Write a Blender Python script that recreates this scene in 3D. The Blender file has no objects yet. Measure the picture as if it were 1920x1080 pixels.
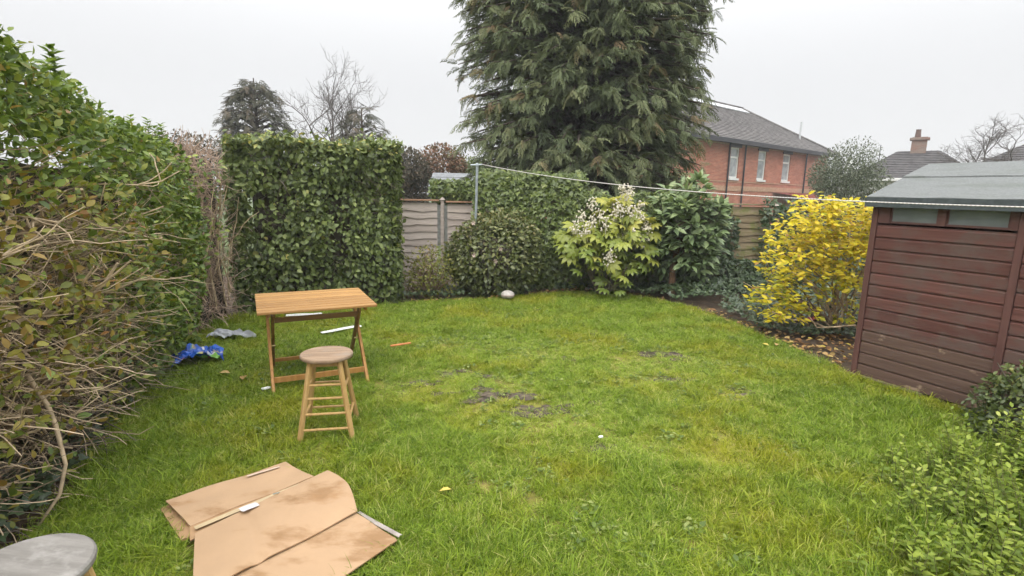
import bpy, bmesh, math, random
import numpy as np
from mathutils import Matrix, Vector

random.seed(7)
rng = np.random.default_rng(11)
R = math.radians
sc = bpy.context.scene
COL = sc.collection

# ------------------------------------------------------------------ camera
CAM = np.array([0.0, 0.0, 1.78])
cam = bpy.data.cameras.new('camera')
cam.sensor_width = 36.0
cam.lens = 36.0 * 1000 / 1920
cam.clip_start = 0.05
cam.clip_end = 600
camo = bpy.data.objects.new('camera', cam)
COL.objects.link(camo)
PITCH = math.atan(0.182)
camo.matrix_world = (Matrix.Translation(CAM) @ Matrix.Rotation(math.pi / 2 - PITCH, 4, 'X')
                     @ Matrix.Rotation(0.02, 4, 'Z'))
sc.camera = camo

# ------------------------------------------------------------------ sky: even overcast, brighter overhead
SUN_EL, SUN_ROT = R(52), R(200)
w = bpy.data.worlds.new('World')
sc.world = w
w.use_nodes = True
nt = w.node_tree
nt.nodes.clear()
N = nt.nodes.new
out = N('ShaderNodeOutputWorld')
bg = N('ShaderNodeBackground')
sky = N('ShaderNodeTexSky')
sky.sky_type = 'NISHITA'
sky.sun_disc = False
sky.sun_elevation = SUN_EL
sky.sun_rotation = SUN_ROT
sky.dust_density = 4
tc = N('ShaderNodeTexCoord')
sep = N('ShaderNodeSeparateXYZ')
nt.links.new(tc.outputs['Generated'], sep.inputs[0])
# overcast luminance: rises steadily from the horizon to the zenith
mr = N('ShaderNodeMapRange')
mr.interpolation_type = 'SMOOTHSTEP'
mr.inputs['From Min'].default_value = 0.15
mr.inputs['From Max'].default_value = 1.0
mr.inputs['To Min'].default_value = 5.6
mr.inputs['To Max'].default_value = 19.5
nt.links.new(sep.outputs['Z'], mr.inputs['Value'])
nz = N('ShaderNodeTexNoise')
nz.inputs['Scale'].default_value = 2.2
nz.inputs['Detail'].default_value = 3
nt.links.new(tc.outputs['Generated'], nz.inputs['Vector'])
nzr = N('ShaderNodeMapRange')
nzr.inputs['To Min'].default_value = 0.975
nzr.inputs['To Max'].default_value = 1.025
nt.links.new(nz.outputs['Fac'], nzr.inputs['Value'])
mul = N('ShaderNodeMath')
mul.operation = 'MULTIPLY'
nt.links.new(mr.outputs[0], mul.inputs[0])
nt.links.new(nzr.outputs[0], mul.inputs[1])
cmb = N('ShaderNodeVectorMath')
cmb.operation = 'SCALE'
cmb.inputs[0].default_value = (1.0, 1.003, 1.012)
nt.links.new(mul.outputs[0], cmb.inputs['Scale'])
mx = N('ShaderNodeMix')
mx.data_type = 'RGBA'
mx.inputs['Factor'].default_value = 0.95
nt.links.new(sky.outputs['Color'], mx.inputs['A'])
nt.links.new(cmb.outputs[0], mx.inputs['B'])
nt.links.new(mx.outputs['Result'], bg.inputs['Color'])
bg.inputs['Strength'].default_value = 0.1
nt.links.new(bg.outputs[0], out.inputs[0])

sun = bpy.data.lights.new('sun', 'SUN')
sun.energy = 1.3
sun.angle = R(50)
sun.color = (1.0, 0.97, 0.93)
suno = bpy.data.objects.new('sun', sun)
COL.objects.link(suno)
suno.rotation_euler = (R(90) - SUN_EL, 0, R(-20))   # high, behind the camera

sc.view_settings.view_transform = 'Standard'
sc.view_settings.look = 'None'
sc.view_settings.gamma = 1
sc.view_settings.exposure = 0.68
sc.view_settings.use_curve_mapping = False
sc.cycles.max_bounces = 7
sc.cycles.diffuse_bounces = 3
sc.cycles.use_adaptive_sampling = True
sc.cycles.adaptive_threshold = 0.04
sc.cycles.glossy_bounces = 2
sc.cycles.transmission_bounces = 3
sc.cycles.transparent_max_bounces = 4
sc.cycles.caustics_reflective = False
sc.cycles.caustics_refractive = False


# ================================================================== helpers
def put(o, parent=None, **props):
    COL.objects.link(o)
    if parent is not None:
        o.parent = parent
    for k, v in props.items():
        if v is not None:
            o[k] = v
    return o


def thing(name, label, cat, loc=(0, 0, 0), rotz=0.0, group=None):
    o = bpy.data.objects.new(name, None)
    o.empty_display_size = 0.1
    o.location = loc
    o.rotation_euler = (0, 0, rotz)
    return put(o, label=label, category=cat, group=group)


def mesh_np(name, V, faces_idx, sizes, mat=None, tint=None, smooth=False):
    """mesh from flat arrays"""
    me = bpy.data.meshes.new(name)
    V = np.ascontiguousarray(V, dtype=np.float32)
    faces_idx = np.ascontiguousarray(faces_idx, dtype=np.int32).ravel()
    sizes = np.ascontiguousarray(sizes, dtype=np.int32)
    me.vertices.add(len(V))
    me.vertices.foreach_set('co', V.ravel())
    me.loops.add(len(faces_idx))
    me.loops.foreach_set('vertex_index', faces_idx)
    me.polygons.add(len(sizes))
    st = np.zeros(len(sizes), dtype=np.int32)
    st[1:] = np.cumsum(sizes)[:-1]
    me.polygons.foreach_set('loop_start', st)
    me.polygons.foreach_set('loop_total', sizes)
    if smooth:
        me.polygons.foreach_set('use_smooth', np.ones(len(sizes), dtype=bool))
    me.update(calc_edges=True)
    if tint is not None:
        a = me.attributes.new('tint', 'FLOAT', 'POINT')
        a.data.foreach_set('value', np.ascontiguousarray(tint, dtype=np.float32))
    if mat:
        me.materials.append(mat)
    return me


class MB:
    """collects simple shapes into one mesh (local coordinates)"""

    def __init__(s):
        s.v, s.f = [], []

    def add(s, v, f):
        o = len(s.v)
        s.v += [tuple(map(float, p)) for p in v]
        s.f += [tuple(i + o for i in q) for q in f]
        return s

    def box(s, x0, x1, y0, y1, z0, z1):
        return s.add([(x0, y0, z0), (x1, y0, z0), (x1, y1, z0), (x0, y1, z0),
                      (x0, y0, z1), (x1, y0, z1), (x1, y1, z1), (x0, y1, z1)],
                     [(0, 3, 2, 1), (4, 5, 6, 7), (0, 1, 5, 4), (1, 2, 6, 5), (2, 3, 7, 6), (3, 0, 4, 7)])

    def bar(s, a, b, wx, wy, up=(0, 0, 1), c=0.12):
        """chamfered rectangular bar from a to b; wx across, wy along 'up'-ish"""
        a, b = Vector(a), Vector(b)
        d = (b - a).normalized()
        u = Vector(up)
        if abs(d.dot(u)) > 0.98:
            u = Vector((0, 1, 0))
        x = d.cross(u).normalized()
        y = x.cross(d).normalized()
        hx, hy = wx / 2, wy / 2
        k = c * min(wx, wy)
        pr = [(-hx + k, -hy), (hx - k, -hy), (hx, -hy + k), (hx, hy - k), (hx - k, hy), (-hx + k, hy), (-hx, hy - k), (-hx, -hy + k)]
        vs = [a + x * p + y * q for p, q in pr] + [b + x * p + y * q for p, q in pr]
        fs = [(i, (i + 1) % 8, 8 + (i + 1) % 8, 8 + i) for i in range(8)]
        fs += [tuple(range(7, -1, -1)), tuple(range(8, 16))]
        return s.add(vs, fs)

    def tube(s, pts, rad, n=8, cap=True):
        pts = [Vector(p) for p in pts]
        if not hasattr(rad, '__len__'):
            rad = [rad] * len(pts)
        o = len(s.v)
        prev = None
        for i, p in enumerate(pts):
            d = (pts[min(i + 1, len(pts) - 1)] - pts[max(i - 1, 0)]).normalized()
            if prev is None:
                u = Vector((0, 0, 1)) if abs(d.z) < 0.9 else Vector((1, 0, 0))
                x = d.cross(u).normalized()
            else:
                x = (prev - d * prev.dot(d)).normalized()
            prev = x
            y = d.cross(x)
            for k in range(n):
                a = 2 * math.pi * k / n
                q = p + (x * math.cos(a) + y * math.sin(a)) * rad[i]
                s.v.append((q.x, q.y, q.z))
        for i in range(len(pts) - 1):
            for k in range(n):
                s.f.append((o + i * n + k, o + i * n + (k + 1) % n, o + (i + 1) * n + (k + 1) % n, o + (i + 1) * n + k))
        if cap:
            s.f.append(tuple(o + k for k in range(n - 1, -1, -1)))
            s.f.append(tuple(o + (len(pts) - 1) * n + k for k in range(n)))
        return s

    def lathe(s, prof, n=24, c=(0, 0)):
        o = len(s.v)
        for r, z in prof:
            for k in range(n):
                a = 2 * math.pi * k / n
                s.v.append((c[0] + r * math.cos(a), c[1] + r * math.sin(a), z))
        for i in range(len(prof) - 1):
            for k in range(n):
                s.f.append((o + i * n + k, o + i * n + (k + 1) % n, o + (i + 1) * n + (k + 1) % n, o + (i + 1) * n + k))
        s.f.append(tuple(o + k for k in range(n - 1, -1, -1)))
        s.f.append(tuple(o + (len(prof) - 1) * n + k for k in range(n)))
        return s

    def build(s, name, mat, parent=None, smooth=False, **props):
        me = bpy.data.meshes.new(name)
        me.from_pydata(s.v, [], s.f)
        me.update()
        if smooth:
            me.polygons.foreach_set('use_smooth', [True] * len(me.polygons))
        me.materials.append(mat)
        return put(bpy.data.objects.new(name, me), parent, **props)


def norm(a):
    return a / np.maximum(np.linalg.norm(a, axis=-1, keepdims=True), 1e-9)


def frames(axis, nrm):
    """(N,3,3) with columns side, axis, normal"""
    y = norm(axis)
    x = norm(np.cross(y, nrm))
    z = np.cross(x, y)
    return np.stack([x, y, z], axis=-1)


class Tmpl:
    def __init__(s, V, F):
        s.V = np.array(V, dtype=float)
        s.F = F
        s.sizes = np.array([len(f) for f in F])
        s.idx = np.concatenate([np.array(f) for f in F])


def scatter(tm, P, M, S, tint):
    """merged arrays of N copies of a template"""
    n, k = len(P), len(tm.V)
    S = np.asarray(S)
    if S.ndim == 1:
        S = S[:, None]
    V = np.einsum('nij,nkj->nki', M, tm.V[None] * S[:, None, :]) + P[:, None, :]
    idx = (tm.idx[None] + (np.arange(n) * k)[:, None]).ravel()
    return V.reshape(-1, 3), idx, np.tile(tm.sizes, n), np.repeat(tint, k)


def merge(parts):
    Vs, I, Z, T, o = [], [], [], [], 0
    for V, i, z, t in parts:
        Vs.append(V)
        I.append(i + o)
        Z.append(z)
        T.append(t)
        o += len(V)
    return np.concatenate(Vs), np.concatenate(I), np.concatenate(Z), np.concatenate(T)


# leaf shapes: x across, y along (0..1), z out of the face
def leaf_tmpl(wd=0.28, fold=0.08, droop=0.12, belly=0.45):
    V = [(0, 0, 0), (-wd * .82, belly * .62, fold - droop * .1), (wd * .82, belly * .62, fold - droop * .1),
         (-wd * .86, belly * 1.35, fold - droop * .4), (wd * .86, belly * 1.35, fold - droop * .4), (0, 1, -droop),
         (0, belly * .62, -droop * .1), (0, belly * 1.35, -droop * .4)]
    F = [(0, 6, 1), (0, 2, 6), (6, 7, 3, 1), (6, 2, 4, 7), (7, 5, 3), (7, 4, 5)]
    return Tmpl(V, F)


def leaf_lo(wd=0.28, fold=0.07, droop=0.1):
    V = [(0, 0, 0), (-wd, .45, fold), (wd, .45, fold), (0, 1, -droop), (0, .45, 0)]
    F = [(0, 4, 1), (0, 2, 4), (4, 3, 1), (4, 2, 3)]
    return Tmpl(V, F)


def ivy_tmpl():
    V = [(0, 0.1, 0), (-.42, 0, -.02), (-.5, .35, .03), (-.22, .5, .03), (0, 1, -.08), (.22, .5, .03), (.5, .35, .03), (.42, 0, -.02), (0, .45, -.02)]
    F = [(0, 8, 2, 1), (8, 3, 2), (8, 4, 3), (8, 5, 4), (8, 6, 5), (0, 7, 6, 8)]
    return Tmpl(V, F)


def in_view(P):
    """rough visibility from the photograph's camera: on-frame flag and distance"""
    Q = P - CAM
    c, s = math.cos(PITCH), math.sin(PITCH)
    dep = Q[:, 1] * c - Q[:, 2] * s
    up = Q[:, 1] * s + Q[:, 2] * c
    ok = (dep > .3) & (np.abs(Q[:, 0] / np.maximum(dep, .1)) < .96) & (np.abs(up / np.maximum(dep, .1)) < .54)
    return ok, np.linalg.norm(Q, axis=1)


def foliage(parent, loc, tm, P, M, S, tint, mat, nparts=300, part='leaf', mass='foliage', expo=None):
    """leaves that show largest become parts of their own, the rest one mass; P in world coordinates"""
    loc = np.array(loc, dtype=float)
    S = np.asarray(S, dtype=float)
    s1 = S if S.ndim == 1 else S.max(axis=1)
    nparts = min(nparts, len(P))
    pick = np.zeros(len(P), dtype=bool)
    if nparts:
        ok, dist = in_view(P)
        score = s1 / dist * ok
        if expo is not None:
            score = score * expo
        pick[np.argsort(-score)[:nparts]] = True
        nv = 6
        q = np.quantile(tint, (np.arange(nv) + .5) / nv)
        metas = [mesh_np(part, tm.V, tm.idx, tm.sizes, mat, np.full(len(tm.V), t)) for t in q]
        for i in np.nonzero(pick)[0]:
            k = int(np.argmin(np.abs(q - tint[i])))
            o = bpy.data.objects.new(part, metas[k])
            m = np.eye(4)
            m[:3, :3] = M[i] * (S[i] if S.ndim == 1 else S[i][None, :])
            m[:3, 3] = P[i] - loc
            put(o, parent)
            o.matrix_local = Matrix(m.tolist())
    rest = ~pick
    if rest.any():
        V, idx, sz, t = scatter(tm, P[rest] - loc, M[rest], S[rest], tint[rest])
        o = bpy.data.objects.new(mass, mesh_np(mass, V, idx, sz, mat, t))
        put(o, parent, kind='stuff')


def tubes(P, rad, n=4):
    """N polylines (N,K,3) with radii (N,K) -> arrays"""
    Nn, K, _ = P.shape
    D = np.empty_like(P)
    D[:, 1:-1] = P[:, 2:] - P[:, :-2]
    D[:, 0] = P[:, 1] - P[:, 0]
    D[:, -1] = P[:, -1] - P[:, -2]
    D = norm(D)
    ref = np.where(np.abs(D[:, :1, 2:3]) < .8, np.array([[[0, 0, 1.]]]), np.array([[[1., 0, 0]]]))
    x = norm(np.cross(D, np.broadcast_to(ref, D.shape)))
    y = np.cross(D, x)
    a = np.arange(n) * 2 * math.pi / n
    V = P[:, :, None] + rad[:, :, None, None] * (x[:, :, None] * np.cos(a)[None, None, :, None] + y[:, :, None] * np.sin(a)[None, None, :, None])
    i = np.arange(K - 1)[:, None] * n
    k = np.arange(n)[None]
    q = np.stack([i + k, i + (k + 1) % n, i + n + (k + 1) % n, i + n + k], -1).reshape(-1)
    idx = (q[None] + (np.arange(Nn) * K * n)[:, None]).ravel()
    return V.reshape(-1, 3), idx, np.full(Nn * (K - 1) * n, 4), np.repeat(rng.random(Nn), K * n)


def twigs(start, dirs, length, K=6, jag=.12, lift=0.0):
    """crooked polylines"""
    Nn = len(start)
    P = np.empty((Nn, K, 3))
    P[:, 0] = start
    d = norm(dirs)
    for k in range(1, K):
        d = norm(d + rng.normal(0, jag, (Nn, 3)) + np.array([0, 0, lift]))
        P[:, k] = P[:, k - 1] + d * (length / (K - 1))[:, None]
    return P


def inpoly(x, y, poly):
    poly = np.asarray(poly)
    r = np.zeros(len(x), dtype=bool)
    j = len(poly) - 1
    for i in range(len(poly)):
        xi, yi = poly[i]
        xj, yj = poly[j]
        c = ((yi > y) != (yj > y)) & (x < (xj - xi) * (y - yi) / (yj - yi + 1e-12) + xi)
        r ^= c
        j = i
    return r


def vnoise(x, y, s, seed=0):
    """smooth value noise 0..1"""
    g = np.random.default_rng(seed).random((64, 64))
    u, v = x * s + 100, y * s + 100
    i, j = np.floor(u).astype(int), np.floor(v).astype(int)
    a, b = u - i, v - j
    a, b = a * a * (3 - 2 * a), b * b * (3 - 2 * b)
    G = lambda p, q: g[p % 64, q % 64]
    return (G(i, j) * (1 - a) + G(i + 1, j) * a) * (1 - b) + (G(i, j + 1) * (1 - a) + G(i + 1, j + 1) * a) * b


# ================================================================== materials
def new_mat(name):
    m = bpy.data.materials.new(name)
    m.use_nodes = True
    n = m.node_tree
    b = n.nodes['Principled BSDF']
    return m, n, b


def ramp(n, stops, fac):
    r = n.nodes.new('ShaderNodeValToRGB')
    el = r.color_ramp.elements
    while len(el) < len(stops):
        el.new(0.5)
    for e, (p, c) in zip(el, stops):
        e.position = p
        e.color = (*c, 1)
    n.links.new(fac, r.inputs[0])
    return r.outputs[0]


def noise(n, scale, detail=4, coord='Object', stretch=(1, 1, 1), rough=.55):
    t = n.nodes.new('ShaderNodeTexCoord')
    m = n.nodes.new('ShaderNodeMapping')
    m.inputs['Scale'].default_value = stretch
    x = n.nodes.new('ShaderNodeTexNoise')
    x.inputs['Scale'].default_value = scale
    x.inputs['Detail'].default_value = detail
    x.inputs['Roughness'].default_value = rough
    n.links.new(t.outputs[coord], m.inputs[0])
    n.links.new(m.outputs[0], x.inputs['Vector'])
    return x.outputs['Fac']


def mixc(n, fac, a, b, mode='MIX'):
    x = n.nodes.new('ShaderNodeMix')
    x.data_type = 'RGBA'
    x.blend_type = mode
    for s, v in (('Factor', fac), ('A', a), ('B', b)):
        if isinstance(v, (int, float)):
            x.inputs[s].default_value = v
        elif isinstance(v, tuple):
            x.inputs[s].default_value = (*v, 1)
        else:
            n.links.new(v, x.inputs[s])
    return x.outputs['Result']


def maprange(n, v, a, b, c, d, smooth=True):
    x = n.nodes.new('ShaderNodeMapRange')
    if smooth:
        x.interpolation_type = 'SMOOTHSTEP'
    for k, q in zip(('From Min', 'From Max', 'To Min', 'To Max'), (a, b, c, d)):
        x.inputs[k].default_value = q
    n.links.new(v, x.inputs['Value'])
    return x.outputs[0]


def bump(n, b, h, strength=.3, dist=.01):
    x = n.nodes.new('ShaderNodeBump')
    x.inputs['Strength'].default_value = strength
    x.inputs['Distance'].default_value = dist
    n.links.new(h, x.inputs['Height'])
    n.links.new(x.outputs[0], b.inputs['Normal'])


def leaf_mat(name, stops, rough=.45, trans=.3, spec=.4):
    """tint attribute picks the leaf's own colour"""
    m, n, b = new_mat(name)
    at = n.nodes.new('ShaderNodeAttribute')
    at.attribute_name = 'tint'
    c = ramp(n, stops, at.outputs['Fac'])
    nz = noise(n, 18, 2)
    c = mixc(n, maprange(n, nz, .4, .75, 0, .3), c, mixc(n, .35, c, (.10, .08, .02)))
    n.links.new(c, b.inputs['Base Color'])
    b.inputs['Roughness'].default_value = rough
    b.inputs['Specular IOR Level'].default_value = spec
    if trans:
        tr = n.nodes.new('ShaderNodeBsdfTranslucent')
        n.links.new(mixc(n, .5, c, mixc(n, 1.0, c, (1.3, 1.25, .5), 'MULTIPLY')), tr.inputs[0])
        ms = n.nodes.new('ShaderNodeMixShader')
        ms.inputs[0].default_value = trans
        n.links.new(b.outputs[0], ms.inputs[1])
        n.links.new(tr.outputs[0], ms.inputs[2])
        n.links.new(ms.outputs[0], n.nodes['Material Output'].inputs[0])
    return m


def wood_mat(name, dark, light, stretch=(1.5, 30, 30), scale=1.0, rough=.55, worn=None, wornamt=(.55, .7), vary=.25, bumpk=.25):
    m, n, b = new_mat(name)
    g = noise(n, scale, 6, 'Object', stretch, .65)
    c = ramp(n, [(.3, dark), (.7, light)], g)
    oi = n.nodes.new('ShaderNodeObjectInfo')
    c = mixc(n, maprange(n, oi.outputs['Random'], 0, 1, 0, vary, False), c, mixc(n, 1.0, c, (.55, .5, .48), 'MULTIPLY'))
    if worn:
        p = noise(n, 3.0, 5, 'Object', (1, 1.6, 1.6), .7)
        c = mixc(n, maprange(n, p, *wornamt, 0, 1), c, worn)
    n.links.new(c, b.inputs['Base Color'])
    b.inputs['Roughness'].default_value = rough
    b.inputs['Specular IOR Level'].default_value = .3
    bump(n, b, g, bumpk, .004)
    return m


def plain(name, col, rough=.6, metal=0.0, spec=.4, var=.15, vscale=8, bmp=0):
    m, n, b = new_mat(name)
    x = noise(n, vscale, 4)
    c = mixc(n, maprange(n, x, .3, .7, 0, 1), tuple(v * (1 - var) for v in col), tuple(min(1, v * (1 + var)) for v in col))
    n.links.new(c, b.inputs['Base Color'])
    b.inputs['Roughness'].default_value = rough
    b.inputs['Metallic'].default_value = metal
    b.inputs['Specular IOR Level'].default_value = spec
    if bmp:
        bump(n, b, x, bmp, .01)
    return m


# ================================================================== ground
LAWN = [(-2.1, .3), (-2.32, 1.6), (-2.42, 2.5), (-2.80, 3.5), (-3.25, 4.5), (-3.62, 5.4), (-3.8, 6.2), (-3.8, 7.1), (-2.9, 7.5),
        (-1.75, 8.15), (-1.1, 8.5), (-.5, 8.5), (-.05, 8.85), (.5, 9.2), (1.16, 9.5), (1.85, 9.35), (2.5, 8.75), (2.9, 8.1),
        (3.1, 7.2), (3.2, 6.6), (3.32, 6.0), (3.36, 5.4), (3.42, 5.12), (3.86, 4.2), (4.4, 3.1), (4.6, .3)]
BARE = [(-.08, 4.42, .40, .26, .97), (.20, 4.15, .36, .22, .9), (1.72, 5.8, .34, .22, .95), (2.0, 4.6, .32, .2, .8), (-.46, 5.0, .28, .18, .8),
        (1.57, 4.92, .3, .22, .8), (.9, 3.4, .35, .2, .35), (.1, 2.9, .3, .18, .35), (1.2, 6.6, .4, .25, .35), (-.2, 3.2, .3, .2, .3), (-.75, 4.7, .25, .18, .6),
        (-.3, 4.65, 1.0, .42, .62), (.25, 4.05, .8, .35, .6), (1.65, 5.3, .75, .75, .55), (.8, 5.9, 1.0, .5, .42), (1.0, 3.5, .8, .3, .4), (.0, 3.0, .6, .25, .4), (-.6, 6.0, .8, .4, .35)]


def bare_mask(x, y):
    r = np.zeros(len(x))
    wob = (vnoise(x, y, 4.5, 3) - .5) * .9 + (vnoise(x, y, 13, 4) - .5) * .7
    for bx, by, rx, ry, k in BARE:
        d = np.sqrt(((x - bx) / rx) ** 2 + ((y - by) / ry) ** 2) + wob
        r = np.maximum(r, k * np.clip(1.35 - d, 0, 1))
    return r


def ground_mat():
    m, n, b = new_mat('distant_ground')
    c = ramp(n, [(.3, (.05, .07, .02)), (.55, (.07, .10, .025)), (.75, (.10, .09, .05))], noise(n, .6, 6))
    n.links.new(c, b.inputs['Base Color'])
    b.inputs['Roughness'].default_value = .95
    return m


def soil_mat():
    m, n, b = new_mat('bed_soil')
    x = noise(n, 9, 8, rough=.7)
    c = ramp(n, [(.3, (.04, .027, .015)), (.55, (.085, .056, .032)), (.75, (.15, .10, .06))], x)
    n.links.new(c, b.inputs['Base Color'])
    b.inputs['Roughness'].default_value = .95
    bump(n, b, x, .8, .03)
    return m


def turf_mat():
    m, n, b = new_mat('mossy_turf')
    x = noise(n, 2.2, 6, rough=.65)
    y = noise(n, 14, 6, rough=.7)
    c = ramp(n, [(.3, (.10, .13, .012)), (.5, (.175, .175, .022)), (.72, (.25, .185, .055))], x)
    c = mixc(n, maprange(n, y, .52, .66, 0, .85), c, (.065, .050, .034))
    n.links.new(c, b.inputs['Base Color'])
    b.inputs['Roughness'].default_value = .9
    bump(n, b, y, .7, .02)
    return m


M_SOIL = soil_mat()
MB().add([(-110, -30, -.08), (110, -30, -.08), (110, 160, -.08), (-110, 160, -.08)], [(0, 1, 2, 3)]).build('ground', ground_mat(), kind='structure')
MB().add([(-7, -1, -.02), (9, -1, -.02), (9, 10.6, -.02), (-7, 10.6, -.02)], [(0, 1, 2, 3)]).build('garden_bed', M_SOIL, kind='structure')
bm = bmesh.new()
bm.faces.new([bm.verts.new((x, y, .0)) for x, y in LAWN])
bmesh.ops.triangulate(bm, faces=bm.faces[:])
me = bpy.data.meshes.new('lawn')
bm.to_mesh(me)
bm.free()
me.materials.append(turf_mat())
put(bpy.data.objects.new('lawn', me), kind='structure')


M_EARTH = plain('bare_earth', (.085, .066, .046), .95, var=.5, vscale=22, bmp=.9)
for bx, by, rx, ry, k, nn in ((-.10, 4.45, .36, .17, 1, 34), (.20, 4.15, .34, .15, 2, 22), (1.72, 5.80, .26, .14, 3, 18), (2.02, 4.62, .22, .12, 4, 9), (-.48, 5.02, .26, .14, 5, 10),
                              (1.58, 4.92, .26, .18, 6, 12), (-.78, 4.70, .22, .12, 7, 7), (1.22, 6.55, .3, .15, 8, 8), (.85, 3.42, .25, .12, 9, 6), (.55, 5.55, .45, .25, 10, 9)):
    sg = np.random.default_rng(300 + k)
    mb = MB()
    for c_ in range(nn):
        cx, cy = bx + sg.normal(0, rx * .6), by + sg.normal(0, ry * .6)
        r0_ = sg.uniform(.025, .085) * (1 if c_ else 1.5)
        ring = [(cx + r0_ * sg.uniform(.6, 1.3) * 1.3 * math.cos(q * .571), cy + r0_ * sg.uniform(.6, 1.3) * .8 * math.sin(q * .571), .004 + .0004 * c_) for q in range(11)]
        mb.add([(cx, cy, .010 + .0004 * c_ + sg.uniform(0, .012))] + ring, [(0, 1 + q, 1 + (q + 1) % 11) for q in range(11)])
    mb.build('bare_soil', M_EARTH, kind='stuff')


# ------------------------------------------------------------------ grass blades
def grass_mat():
    m, n, b = new_mat('grass_blade')
    at = n.nodes.new('ShaderNodeAttribute')
    at.attribute_name = 'tint'
    gp = n.nodes.new('ShaderNodeNewGeometry')
    nz = n.nodes.new('ShaderNodeTexNoise')
    nz.inputs['Scale'].default_value = .9
    nz.inputs['Detail'].default_value = 5
    nz.inputs['Roughness'].default_value = .6
    n.links.new(gp.outputs['Position'], nz.inputs['Vector'])
    green = ramp(n, [(0, (.095, .165, .014)), (.45, (.195, .295, .020)), (.8, (.29, .39, .038)), (.95, (.40, .46, .10)), (1, (.56, .50, .20))], at.outputs['Fac'])
    yel = ramp(n, [(0, (.18, .215, .008)), (.5, (.33, .35, .014)), (.85, (.42, .41, .035)), (1, (.54, .44, .14))], at.outputs['Fac'])
    c = mixc(n, maprange(n, nz.outputs['Fac'], .45, .66, 0, .8), green, yel)
    n.links.new(c, b.inputs['Base Color'])
    b.inputs['Roughness'].default_value = .5
    b.inputs['Specular IOR Level'].default_value = .25
    tr = n.nodes.new('ShaderNodeBsdfTranslucent')
    n.links.new(c, tr.inputs[0])
    ms = n.nodes.new('ShaderNodeMixShader')
    ms.inputs[0].default_value = .38
    n.links.new(b.outputs[0], ms.inputs[1])
    n.links.new(tr.outputs[0], ms.inputs[2])
    n.links.new(ms.outputs[0], n.nodes['Material Output'].inputs[0])
    return m


M_GRASS = grass_mat()


def tuft_mesh(name, nb, spread, h, wd, lean, seed, tlo=0.0):
    g = np.random.default_rng(seed)
    r = spread * np.sqrt(g.random(nb))
    a = g.random(nb) * 6.283
    base = np.stack([r * np.cos(a), r * np.sin(a), np.zeros(nb)], -1)
    az = g.random(nb) * 6.283
    ln = lean * (.4 + 1.1 * g.random(nb))
    hh = h * (.45 + .75 * g.random(nb))
    dirh = np.stack([np.cos(az), np.sin(az), np.zeros(nb)], -1)
    side = np.stack([-np.sin(az), np.cos(az), np.zeros(nb)], -1) * wd * (.7 + .6 * g.random(nb))[:, None]
    up = np.array([0, 0, 1.0])
    p1 = base + up * (hh * .5)[:, None] + dirh * (hh * ln * .25)[:, None]
    p2 = base + up * (hh * .85)[:, None] + dirh * (hh * ln * .7)[:, None]
    p3 = base + up * (hh * .98)[:, None] + dirh * (hh * ln * 1.2)[:, None]
    V = np.stack([base - side, base + side, p1 - side, p1 + side, p2 - side * .7, p2 + side * .7, p3], 1).reshape(-1, 3)
    q = np.array([0, 1, 3, 2, 2, 3, 5, 4, 4, 5, 6])
    idx = (q[None] + (np.arange(nb) * 7)[:, None]).ravel()
    return mesh_np(name, V, idx, np.tile([4, 4, 3], nb), M_GRASS, np.repeat(tlo + (1 - tlo) * g.random(nb) ** 1.1, 7))


def weed_mesh(name, nl, size, mat, seed):
    g = np.random.default_rng(seed)
    a = g.random(nl) * 6.283
    el = .25 + .5 * g.random(nl)
    ax = np.stack([np.cos(a) * np.cos(el), np.sin(a) * np.cos(el), np.sin(el)], -1)
    M = frames(ax, np.tile([0, 0, 1.0], (nl, 1)))
    P = np.stack([g.normal(0, size * .6, nl), g.normal(0, size * .6, nl), g.random(nl) * .015 + .005], -1)
    V, i, s, t = scatter(leaf_tmpl(.34, .06, .25), P, M, size * (.6 + .7 * g.random(nl)), g.random(nl))
    return mesh_np(name, V, i, s, mat, t)


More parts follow.
